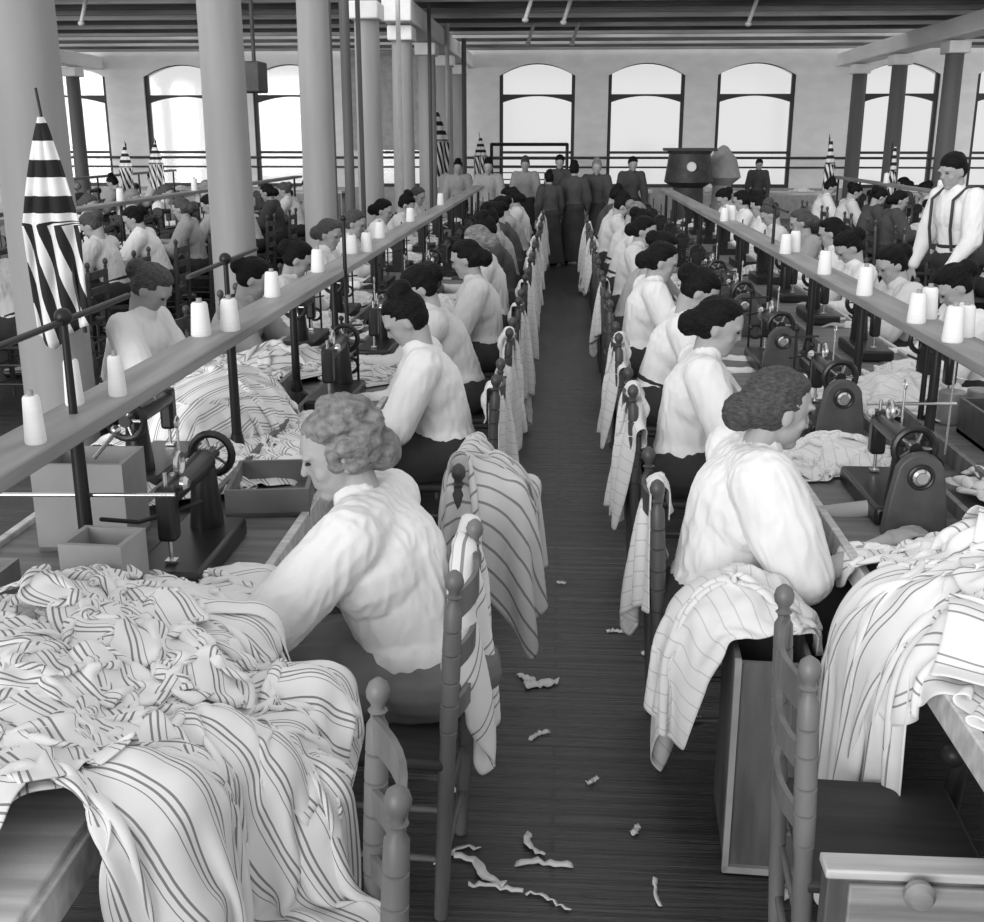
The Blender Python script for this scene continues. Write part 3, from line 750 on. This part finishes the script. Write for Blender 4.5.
seat_row([4.77, 5.96, 7.15, 8.35, 9.55, 10.75, 11.95, 13.15, 14.35, 15.5], -.48, -1, 'aisle side', 'left table', hang=.85, near=True, mx=-1.0)
seat_row([4.6, 5.84, 7.05, 8.25, 9.45, 10.65, 11.85, 13.05, 14.2, 15.2], .5, 1, 'aisle side', 'right table', hang=.85, near=True, mx=1.08)
worker(1, (-2.27, 5.52, 0), R(-6), 'brown', 'white', 'beside the nearest column behind the left rail', 3, 1.03)
place(chair_d, (-2.3, 5.56, 0), 0, 'dark turned chair standing just behind the nearest left column')
seat_row([6.3, 7.35, 8.95, 10.1, 11.9, 13.2, 14.9], -2.02, 1, 'column side', 'left table', mx=-1.46)
seat_row([4.9, 6.1, 7.3, 8.3, 9.32, 10.5, 11.7, 12.9, 14.1, 15.1], 2.3, -1, 'far side', 'right table', mx=1.66)
seat_row([7.9, 8.9, 9.9, 11, 12.1, 13.3, 14.5, 15.7, 17, 18.5], -3.98, -1, 'near side', 'second left table', mx=-4.55)
seat_row([10, 11.3, 12.7, 14, 15.4, 17, 18.6], -5.55, 1, 'window side', 'second left table', mx=-4.98)
seat_row([9.6, 10.8, 11.8, 13, 14.2, 15.4, 16.8, 18.2], 3.98, 1, 'near side', 'second right table', mx=4.58)
seat_row([10.4, 11.8, 13.2, 14.6, 16, 17.5, 19], 5.62, -1, 'far side', 'second right table', mx=5.05)
seat_row([17.5, 19.2, 21], -7.55, -1, 'near side', 'farthest left table', mx=-8.1)

# chairs of the two front women and the empty chairs
place(chair_a, (-.44, 2.57, 0), PI - R(3), 'turned wooden chair under the grey-haired person on the left')
place(chair_d, (.50, 3.3, 0), 0, 'turned wooden chair under the brown-haired person on the right')
place(chair_a, (-.49, 1.615, 0), PI + R(14), 'empty turned wooden chair at the bottom left, seen from behind')
place(chair_a, (.71, 2.15, 0), R(-3), 'turned wooden chair at the bottom right between bin and heap')
place(chair_d, (-.5, 3.45, 0), PI - R(6), 'empty turned wooden chair behind the grey-haired person, cloth over its back')

# hung garments near the front
M_ = M['stripe2']
place(hungs[1], (.50, 3.3, 0), 0, 'white garment hanging from the chair of the brown-haired person on the right')
place(hungs[1], (-.44, 2.74, 0), PI, 'narrow striped cloth hanging behind the grey-haired person on the left', mats={'hung_garment': M['stripe2']})

# machines of the front women
place(mach_g, (1.06, 3.52, .756), 0, 'black sewing machine with rounded grey guard beside the large right heap')
place(mach_n, (-1.02, 2.86, .756), PI, 'black sewing machine beside the grey-haired person on the left')
# second guard machine between
place(mach_n, (-1.42, 3.7, .756), 0, 'black sewing machine behind the near left spool rail post')

# ================================================================ the big striped heaps
def big(name, lab, su, sv, c, gx, gy, rz, cols, seed, m, thick=.012, n=.02, steps=140, turn=False, grp=None, h=.05, bend=.1, tilt=0):
    x = sheet(su, sv, n, c, gx, gy, rz, h, seed, tilt=tilt)
    x = drape(x, n, n, cols, steps, 10, thick, .75, bend, seed)
    o = cloth_obj(name, x, n, m, turn=turn); return tag(o, lab, 'cloth', grp)
tabL = c_box((-1.6, 1.5, .38), (.83, 1.8, .376)); fl = c_floor(0)
def ridges(c, r, n, seed, rr=(.025, .05), ang=None):
    rs = random.Random(seed); out = []
    for _ in range(n):
        a = rs.uniform(0, 2 * PI); q = math.sqrt(rs.random()) * .95
        p = V((c[0] + r[0] * q * math.cos(a), c[1] + r[1] * q * math.sin(a), c[2] + r[2] * math.sqrt(max(0, 1 - q * q)) - .01))
        b = (ang if ang is not None else rs.uniform(0, PI)) + rs.uniform(-.5, .5); l = rs.uniform(.06, .16); d = V((math.cos(b), math.sin(b), rs.uniform(-.3, .3))) * l
        out.append(c_cap(p - d, p + d, rs.uniform(*rr)))
    return out
mL = [fl, tabL, c_ell((-1.08, 2.05, .74), (.42, .55, .14)), c_ell((-.74, 2.02, .58), (.22, .34, .22)), c_box((-.52, 1.62, .23), (.17, .2, .22))] + ridges((-1.05, 2.02, .72), (.42, .55, .16), 26, 3) + ridges((-.70, 1.98, .52), (.22, .42, .24), 20, 4, ang=.2) + ridges((-.78, 1.62, .68), (.25, .25, .14), 12, 9, ang=.6)
GL = 'striped cloths of the left heap'
big('striped_cloth', 'striped cloth at the far end of the left heap, below the machine', 1.1, 1.1, (-1.2, 2.3, 1.0), .5, .55, .3, mL, 31, M['stripe'], .010, grp=GL, n=.017, h=.06)
big('striped_cloth', 'striped cloth spilling over the table edge in the left heap, towards the chair', 1.25, 1.3, (-.76, 2.08, 1.05), .55, .45, .15, mL, 32, M['stripe'], .022, grp=GL, turn=True, n=.017, h=.07)
big('striped_cloth', 'striped cloth hanging lowest from the left heap at the bottom edge', 1.5, 1.15, (-.72, 1.72, .98), .55, .34, -.15, mL, 33, M['stripe'], .034, turn=True, grp=GL, n=.016, h=.09)
big('striped_cloth', 'striped cloth lying on top of the left heap at the left edge', 1.25, 1.2, (-1.12, 1.68, 1.08), .5, .5, 1.0, mL, 34, M['stripe'], .045, grp=GL, n=.017, h=.07)
big('striped_cloth', 'pale striped cloth beside the lap of the grey-haired person', 1.0, .9, (-.78, 2.5, 1.0), .5, .45, 2.0, mL, 35, M['stripe2'], .03, grp=GL, n=.017, h=.06)
big('striped_cloth', 'crumpled striped cloth at the near left corner of the left heap', 1.1, 1.0, (-1.12, 1.66, .98), .55, .5, .6, mL, 37, M['stripe'], .024, grp=GL, n=.017, h=.07)
big('striped_cloth', 'narrow striped cloth twisted across the top of the left heap', 1.2, .6, (-.95, 2.15, 1.15), .55, .35, 2.3, mL, 36, M['stripe'], .05, grp=GL, n=.017, h=.06, turn=True)
tabR = c_box((1.7, 2.5, .38), (.88, 1.9, .376))
mR = [fl, tabR, c_ell((1.3, 2.6, .74), (.5, .52, .17)), c_ell((.88, 2.65, .64), (.16, .34, .2))] + ridges((1.28, 2.58, .72), (.46, .5, .19), 22, 5)
GR = 'striped cloths of the right heap'
big('striped_cloth', 'striped cloth in the right heap, nearest the sewing machine', 1.25, 1.25, (1.2, 2.75, 1.1), .52, .55, .2, mR, 41, M['stripe2'], .012, grp=GR, n=.017, h=.07)
big('striped_cloth', 'striped cloth hanging from the right heap down towards the floor', 1.5, .85, (.88, 2.5, 1.02), .62, .36, .1, mR, 42, M['stripe2'], .03, turn=True, grp=GR, n=.017, h=.06)
big('striped_cloth', 'striped cloth on top of the right heap at the right edge', 1.2, 1.2, (1.3, 2.38, 1.12), .52, .55, 1.2, mR, 43, M['stripe2'], .045, grp=GR, n=.017, h=.07)
big('striped_cloth', 'striped cloth at the near end of the right heap, over the table edge', 1.0, .9, (1.08, 2.3, 1.0), .52, .5, .5, mR, 44, M['stripe2'], .02, grp=GR, n=.017, h=.07)
# far-side pile on the left table
mP = [c_box((-1.35, 4.3, .38), (.45, 1.5, .376)), c_ell((-1.4, 4.35, .76), (.28, .42, .22))]
big('striped_cloth', 'boldly striped cloth piled behind the left spool rail', 1.3, 1.2, (-1.35, 4.3, 1.1), .55, .6, 1.1, mP, 51, M['stripe'], .012, steps=110, grp='striped cloths piled behind the left rail', turn=True)
big('striped_cloth', 'second striped cloth in front of the pile behind the left spool rail', 1.2, .9, (-1.15, 3.75, .95), .6, .55, .6, mP, 52, M['stripe'], .025, steps=110, grp='striped cloths piled behind the left rail')
# bin with cloth beside the right front chair
o = empty('wooden_bin', (.565, 2.78, 0), R(-3)); tag(o, 'tall narrow dark wooden bin standing in the aisle, cloth over its top', 'bin')
MB().box((0, -.17, .32), (.19, .016, .6)).build('front_panel', M['boxwood'], o)
MB().box((0, .17, .32), (.19, .016, .6)).build('back_panel', M['boxwood'], o)
for s in (-1, 1): MB().box((s * .09, 0, .32), (.014, .33, .6)).build('side_panel', M['boxwood'], o)
for s in (-1, 1): MB().box((s * .094, -.183, .32), (.016, .018, .62)).build('corner_strip', M['boxedge'], o)
MB().box((0, -.183, .018), (.2, .018, .02)).build('bottom_strip', M['boxedge'], o)
MB().box((0, 0, .03), (.18, .33, .015)).build('base', M['boxwood'], o)
mB = [fl, c_box((.565, 2.79, .31), (.11, .2, .335)), c_ell((.50, 2.86, .6), (.19, .17, .14)), c_ell((.42, 2.85, .52), (.12, .16, .14)), c_cap((.4, 2.75, .66), (.5, 2.95, .7), .04), c_cap((.5, 2.75, .7), (.6, 2.9, .7), .03)]
big('white_cloth', 'white cloth bundled over the tall wooden bin in the aisle', .85, .8, (.45, 2.88, .95), .5, .42, .2, mB, 61, M['plaincloth'], .014, steps=110, n=.017, bend=.1, h=.06)
# chest with drawer at the bottom right
o = empty('drawer_chest', (1.15, 1.9, 0)); tag(o, 'low pine chest with a round drawer knob in the bottom right corner', 'chest')
MB().box((0, 0, .27), (1.24, .05, .52)).build('body', M['boxwood'], o, bevel=.004)
MB().box((.01, 0, .54), (1.27, .06, .02)).build('top', M['palewood'], o, bevel=.004)
d_ = MB().box((.02, -.03, .285), (1.2, .014, .475)).build('drawer', M['bench'], o, bevel=.004)
MB().lathe((-0.46, -.038, 0.53), (-0.46, -.1, 0.53), [(0, .015), (.012, .013), (.02, .028), (.035, .03), (.048, .02), (.052, .004)], 20).build('knob', M['bench'], d_)
tag(MB().box((-1.2, 1.1, .772), (.82, 1.5, .026)).build('pale_top_board', M['palewood'], bevel=.004), 'pale board standing in for bare table top under the near end of the left heap', 'board')  # board put in to give the bare table top its pale tone
# tray boards in the front of the right table edge
tag(MB().box((1.0, 1.65, .775), (.1, .9, .03), rz=R(4)).build('wooden_board', M['palewood'], bevel=.004), 'pale narrow board lying along the edge of the right table', 'board')
tag(MB().cap((.98, 2.55, .02), (1.0, 2.5, .42), .035, .02).ell((.98, 2.5, .44), (.032, .032, .03)).build('treadle_post', M['chairdark']), 'dark knobbed treadle post under the right table', 'post')

# things on the left table: boxes, tin, tray
def crate(name, loc, d, rz, lab, m='tablewood', cat='box', t=.014):
    o = empty(name, loc, rz); tag(o, lab, cat)
    x, y, z = d
    for s in (-1, 1): MB().box((s * (x / 2 - t / 2), 0, z / 2), (t, y, z)).build('side', M[m], o)
    for s in (-1, 1): MB().box((0, s * (y / 2 - t / 2), z / 2), (x - 2 * t, t, z)).build('end', M[m], o)
    MB().box((0, 0, t / 2), (x, y, t)).build('base', M[m], o); return o
crate('wooden_box', (-1.28, 3.1, .757), (.3, .42, .22), R(4), 'grey wooden box behind the near post of the left spool rail', 'guardwood')if 'guardwood' in M else None
M['greywood'] = mat('grey_board', .3, .7, .15, (4, 4, 4))
crate('wooden_box', (-1.36, 3.02, .757), (.26, .2, .26), R(3), 'grey wooden box behind the near post of the left spool rail', 'greywood')
crate('wooden_box', (-1.12, 2.52, .757), (.16, .14, .2), R(-4), 'small grey wooden box in front of the near rail post', 'greywood')
crate('wooden_tray', (-.93, 3.42, .757), (.26, .34, .09), R(8), 'low wooden tray on the left table next to the grey-haired person', 'tablewood', 'tray')
crate('tin_trough', (-1.46, 2.42, .757), (.2, .28, .12), R(0), 'dull tin trough at the left edge of the left table', 'tin', 'trough')
tag(MB().tube((-1.7, 2.62, 1.02), (-.98, 2.66, 1.02), .006).build('thread_rod', M['steel']), 'thin bright rod crossing the near post of the left spool rail', 'rod')
tag(MB().path([(-1.21 + .03, 2.66, .95), (-1.1, 2.7, .93), (-1.02, 2.72, .95), (-.95, 2.76, .97)], .006).build('crank_lever', M['iron']), 'black bent lever running from the rail post to the machine', 'lever')
tag(MB().tube((-1.31, 2.95, 1.03), (-1.22, 2.9, 1.12), .006).ell((-1.22, 2.9, 1.125), (.014,) * 3).build('tension_pin', M['steel']), 'small pin with a white head on the grey wooden box', 'pin')
# right table things
crate('dark_box', (1.75, 4.3, .757), (.3, .35, .14), 0, 'dark box on the right table beyond the near rail post', 'guard')
for i, (x, y) in enumerate(((1.62, 4.62), (1.75, 4.66))):
    tag(MB().lathe((x, y, .757), (x, y, 1), [(0, .05), (.01, .055), (.13, .055), (.135, .05)], 18).build('tin_can', M['tin']), 'dull tin can on the right table, %s of two' % ('left' if i == 0 else 'right'), 'can', 'tin cans on the right table')
tag(MB().tube((1.4, 4.0, .79), (1.4, 4.0, 1.2), .005).tube((1.1, 3.98, .98), (1.42, 4.0, .98), .006).build('thread_wire', M['steel']), 'thin pale wire frame in front of the near right rail post', 'wire')
place(heaps[1], (1.02, 4.02, .758), .4, 'white cloth lying between the first two machines on the right table', sc=.9, mats={'cloth_heap': M['plaincloth']})
place(heaps[0], (1.12, 5.15, .758), 2.4, 'white cloth lying behind the second right machine near the aisle', sc=.8)
place(heaps[0], (1.55, 5.0, .758), 1.0, 'white cloth heaped on the right table behind the second machine', sc=1.3)
place(heaps[2], (1.65, 3.6, .758), 2.0, 'white cloth heaped behind the nearest right machine', sc=1.2)
place(heaps[1], (-1.45, 5.6, .758), 2.0, 'striped cloth heap on the left table past the tall rod', sc=1.2)

# ================================================================ flags
def flagmesh(name, w, hgt, lab, loc, rz=0, pole=True, sc=1, grp=None):
    o = empty(name, loc, rz); tag(o, lab, 'flag', grp)
    nu, nv = 28, 40; vs = []; uv = []; fs = []
    for i in range(nv + 1):
        t = i / nv  # 0 top
        ww = w * (.05 + .95 * min(1, t / .5) ** .8) if t < .5 else w * (1 - .12 * (t - .5))
        for k in range(nu + 1):
            s = k / nu * 2 - 1
            hem = (1 - abs(s + .35)) * .10 * hgt * max(0, t - .7) / .3
            vs.append((s * ww / 2, -.03 * abs(math.cos(s * PI / 2)) + .022 * math.sin(s * 9 + t * 3) * min(1, t * 2), -t * hgt - hem * (1 if s < .2 else .6)))
            st = t * hgt / (.15 * sc) if t < .48 else (t * hgt * .35 - s * ww * .8) / (.11 * sc) + .45
            uv.append((st, t))
    for i in range(nv):
        for k in range(nu): a = i * (nu + 1) + k; fs.append((a, a + 1, a + nu + 2, a + nu + 1))
    me = bpy.data.meshes.new('flag_cloth'); me.from_pydata(vs, [], fs); l = me.uv_layers.new(name='UVMap')
    for p in me.polygons:
        for li in p.loop_indices: l.data[li].uv = uv[me.loops[li].vertex_index]
    me.materials.append(M['flag']); me.polygons.foreach_set('use_smooth', [True] * len(me.polygons))
    c = bpy.data.objects.new('flag_cloth', me); COL.objects.link(c); c.parent = o; s = c.modifiers.new('t', 'SOLIDIFY'); s.thickness = .006
    if pole: MB().tube((.1 * sc, -.02, -hgt * 1.02), (-.02 * sc, .03, .12 * sc + .0), .009, .006).build('flag_pole', M['iron'], o)
    return o
flagmesh('striped_flag', .25, .9, 'striped flag hanging furled on the nearest column', (-2.22, 4.82, 1.98), R(6))
o = bpy.data.objects['striped_flag']
fl2 = [((155, 150), -7.6, 18.5), ]
for i, (x, y, z, s_, l) in enumerate(((-7.6, 19.6, 1.75, .55, 'small furled flag among the far left tables, leftmost'), (-6.7, 18.6, 1.8, .5, 'small furled flag just left of the second column'), (-4.35, 14.5, 1.6, .5, 'small furled flag between the second and third columns'),
        (-2.3, 20.8, 2.35, .8, 'dark furled flag hanging on the back end of the column line'), (-1.75, 24, 1.9, .6, 'small dark furled flag beside the first clear window'),
        (4.55, 20.2, 1.85, .6, 'small furled flag standing before the wide pier on the right'), (5.15, 18.5, 1.75, .55, 'small furled flag above the furthest right table'))):
    o = flagmesh('small_flag', .55 * s_, 1.35 * s_, l, (x, y, z), R(-20 + 13 * i), sc=s_ * 1.3, grp='small furled flags')
    if i not in (3, 4): MB().tube((0, .03, -z), (0, .03, .05), .012).lathe((0, .03, -z), (0, .03, 0), [(0, .12), (.03, .1), (.05, .02)]).build('stand_pole', M['iron'], o)

# ================================================================ back of the room
st = [person(dict(sit=False, vox=.014, lean=2, pitch=8, hair='short', trousers=True, seed=9, blouse=M['darkblouse'], full=.6, bulk=.95)),
      person(dict(sit=False, vox=.014, lean=4, pitch=12, hair='top', seed=10, full=1.2)),
      person(dict(sit=False, vox=.008, lean=6, pitch=16, hair='short', trousers=True, seed=12, braces=True, belt=True, eyes=True, full=.7, bulk=.92, haircol=M['hairblack'], R=((.03, -.06, -.27), (.1, .0, -.23)), L=((.05, .06, -.27), (.16, -.02, -.2))))]
def stand(v, x, y, rz, sc, lab, mats=None):
    o = dup(st[v], (x, y, 0), rz, lab, None, sc=sc, mats=mats) if mats or st[v].name in used else place(st[v], (x, y, 0), rz, lab, sc=sc)
    return o
F = -PI / 2
stand(0, -.08, 19.6, F, .98, 'dark-clothed person standing in the aisle end beside the iron frame')
stand(1, -1.75, 19, F, .93, 'person in pale clothes standing leftmost before the back wall', {'blouse': M['greyblouse'], 'hair': M['hairblack'], 'skirt': M['skirt']})
stand(1, -1.2, 18.2, F, .95, 'person in grey standing second from left before the back wall', {'blouse': M['greyblouse'], 'skirt': M['apron'], 'hair': M['hairblack']})
stand(1, -.66, 19.5, F, .95, 'person standing in front of the iron railing frame', {'blouse': M['greyblouse'], 'hair': M['hairbrown'], 'skirt': M['skirt']})
stand(0, 1.1, 19, F + .2, .97, 'dark-clothed person standing before the middle window pier', {'blouse': M['darkblouse'], 'hair': M['hairblack']})
stand(1, .15, 17.6, -F, .93, 'dark-skirted person seen from behind where the aisle ends', {'blouse': M['darkblouse'], 'skirt': M['skirt'], 'hair': M['hairblack']})
stand(1, .5, 18.0, F, .95, 'person in dark dress standing right of the aisle end', {'blouse': M['darkblouse'], 'skirt': M['skirt'], 'hair': M['hairgrey']})
stand(1, -.2, 17.3, -F + .5, .85, 'short dark-clothed person standing left of the aisle end', {'blouse': M['darkblouse'], 'skirt': M['skirt'], 'hair': M['hairblack']})
stand(0, 3.9, 23.5, F, .9, 'person standing far off before the third clear window', {'blouse': M['darkblouse'], 'hair': M['hairblack']})
m_ = st[2]; m_.location = (3.02, 8.9, 0); m_.rotation_euler.z = PI + R(25); m_.scale = (1.09,) * 3
m_.children[0]; tag(m_, 'dark-haired person in a white shirt with braces standing at the right edge', 'person'); used.add(m_.name)
o = empty('iron_frame', (-.75, 24.5, 0)); tag(o, 'dark iron railing frame before the first clear window', 'railing')
MB().path([(-.8, 0, 0), (-.8, 0, 1.75), (.8, 0, 1.75), (.8, 0, 0)], .035).build('frame', M['iron'], o)
mb = MB()
for k_ in range(6): mb.tube((-.8, 0, .75 + .14 * k_), (.8, 0, .75 + .14 * k_), .012, n=6)
mb.build('bars', M['iron'], o)
o = empty('steam_press', (2.3, 21.5, 0)); tag(o, 'dark bulky press with flared top standing before the second clear window', 'press')
MB().lathe((0, 0, 0), (0, 0, 1), [(0, .3), (1.0, .28), (1.1, .45), (1.6, .38), (1.65, .42)], 16).build('body', M['darkthing'], o)
MB().box((0, 0, 1.68), (.95, .5, .05)).build('lid', M['frame'], o)
MB().lathe((0, -.42, 1.38), (0, -.5, 1.38), [(0, .09), (.04, .08)], 16).build('dial', M['thread'], o)
for i, (x, y, h_, l) in enumerate(((3.05, 22.5, 1.75, 'hooded dark shape right of the press'), (-.0, 25, 1.5, 'x'))):
    if i == 0: tag(MB().lathe((x, y, 0), (x, y, 1), [(0, .2), (1.0, .18), (1.15, .36), (1.5, .26), (1.72, .08), (1.75, .02)], 14).build('dress_form', M['wains']), 'grey draped dress form standing right of the press', 'dress form')
for i, (x, y, w) in enumerate(((4.0, 24.6, 3.4), (-7.0, 24.6, 4.5), (8.3, 24.6, 3.0), (.9, 25.2, 2.0))):
    o = empty('side_table', (x, y, 0)); tag(o, 'low work table before the back windows, %s' % ['right of the press', 'far left', 'far right', 'centre'][i], 'table')
    MB().box((0, 0, .76), (w, .7, .05)).build('tabletop', M['palewood'], o)
    for a in (-1, 1):
        for b_ in (-1, 1): MB().box((a * (w / 2 - .08), b_ * .28, .37), (.06, .06, .73)).build('leg', M['tablewood'], o)
    for q in range(3):
        place(rnd.choice(heaps), (x - w * .3 + q * w * .3, y, .786), rnd.uniform(0, 6), 'pale cloth on the back table %s, %s from the left' % (['right of the press', 'at far left', 'at far right', 'in the centre'][i], ORD[q]), sc=.9)

# ================================================================ scraps on the floor
def scrap(x, y, l, w, rz, seed, lab):
    rs = random.Random(seed); mb = MB(); n = 10; p = V((0, 0, .006)); a = rz; pts = []
    for k_ in range(n + 1):
        pts.append((p.x, p.y, .004 + .012 * abs(math.sin(k_ * 1.3 + seed)), a)); a += rs.uniform(-.45, .45); p += V((math.cos(a), math.sin(a), 0)) * (l / n)
    vs = []; fs = []
    for (px_, py_, pz, an) in pts:
        nx, ny = -math.sin(an), math.cos(an); ww = w * rs.uniform(.6, 1.2)
        vs += [(px_ + nx * ww, py_ + ny * ww, pz), (px_ - nx * ww, py_ - ny * ww, pz * .6)]
    for k_ in range(n): fs.append((2 * k_, 2 * k_ + 1, 2 * k_ + 3, 2 * k_ + 2))
    mb.add(vs, fs); o = mb.build('cloth_scrap', M['scrap'], loc=(x, y, 0)); s = o.modifiers.new('t', 'SOLIDIFY'); s.thickness = .003
    tag(o, lab, 'scrap', 'cloth scraps on the floor'); return o
SC = [(-.11, 3.62, .13, .022, .3, 'largest white scrap lying in the middle of the aisle'), (-.07, 3.64, .1, .02, 1.8, 'crumpled white scrap beside the largest one in the aisle'), (-.08, 3.25, .09, .007, 1.2, 'bent thread scrap in the aisle below the largest scrap'),
      (-.27, 2.62, .2, .012, .2, 'long white scrap beside the foot of the left chair'), (-.2, 2.66, .16, .009, 2.7, 'curled scrap crossing the long one by the left chair foot'), (-.1, 2.6, .16, .009, -.2, 'thin scrap right of the left chair foot'),
      (-.02, 2.64, .12, .01, 2.9, 'forked thin scrap in the near aisle'), (-.22, 2.5, .15, .006, .1, 'thread snippet near the bottom of the aisle'), (.28, 2.45, .12, .006, 2.0, 'thread snippet near the bin at the bottom'),
      (.44, 3.4, .06, .012, .1, 'small scrap by the leg of the right chair'), (.57, 2.5, .1, .014, .1, 'white scrap at the foot of the wooden bin'), (.2, 4.1, .07, .008, .3, 'tiny scrap in the aisle near the white garment'),
      (-.3, 2.85, .1, .006, 1.7, 'thread snippet behind the left chair'), (.1, 3.0, .05, .006, .7, 'tiny thread in the middle of the near aisle'), (.05, 2.42, .14, .006, 2.4, 'pale thread at the bottom edge of the aisle'),
      (.33, 3.9, .04, .008, 1.1, 'tiny scrap near the second right chair'), (.22, 2.75, .05, .008, .4, 'short scrap left of the wooden bin'), (.0, 4.6, .04, .007, .2, 'tiny scrap in the middle distance of the aisle')]
for i, (x, y, l, w, rz, lb) in enumerate(SC): scrap(x, y, l, w, rz, i + 1, lb)

# drop unused prototypes
for p in [chair_d, stand_t, cone, mach_g, mach_n, mach_s, chair_a, chair_s] + heaps + hungs + W + st:
    if p.get('label') == 'x':
        for c in list(p.children_recursive): bpy.data.objects.remove(c)
        bpy.data.objects.remove(p)

# ================================================================ light
wd = bpy.data.worlds.new('sky'); S.world = wd; wd.use_nodes = True
bg = wd.node_tree.nodes['Background']; bg.inputs['Color'].default_value = (1, 1, 1, 1); bg.inputs['Strength'].default_value = .8
sl = bpy.data.lights.new('sun', 'SUN'); sl.energy = 2.3; sl.angle = R(38); so = bpy.data.objects.new('sun', sl); COL.objects.link(so)
so.rotation_euler = V((.40, .85, -.16)).to_track_quat('-Z', 'Y').to_euler()
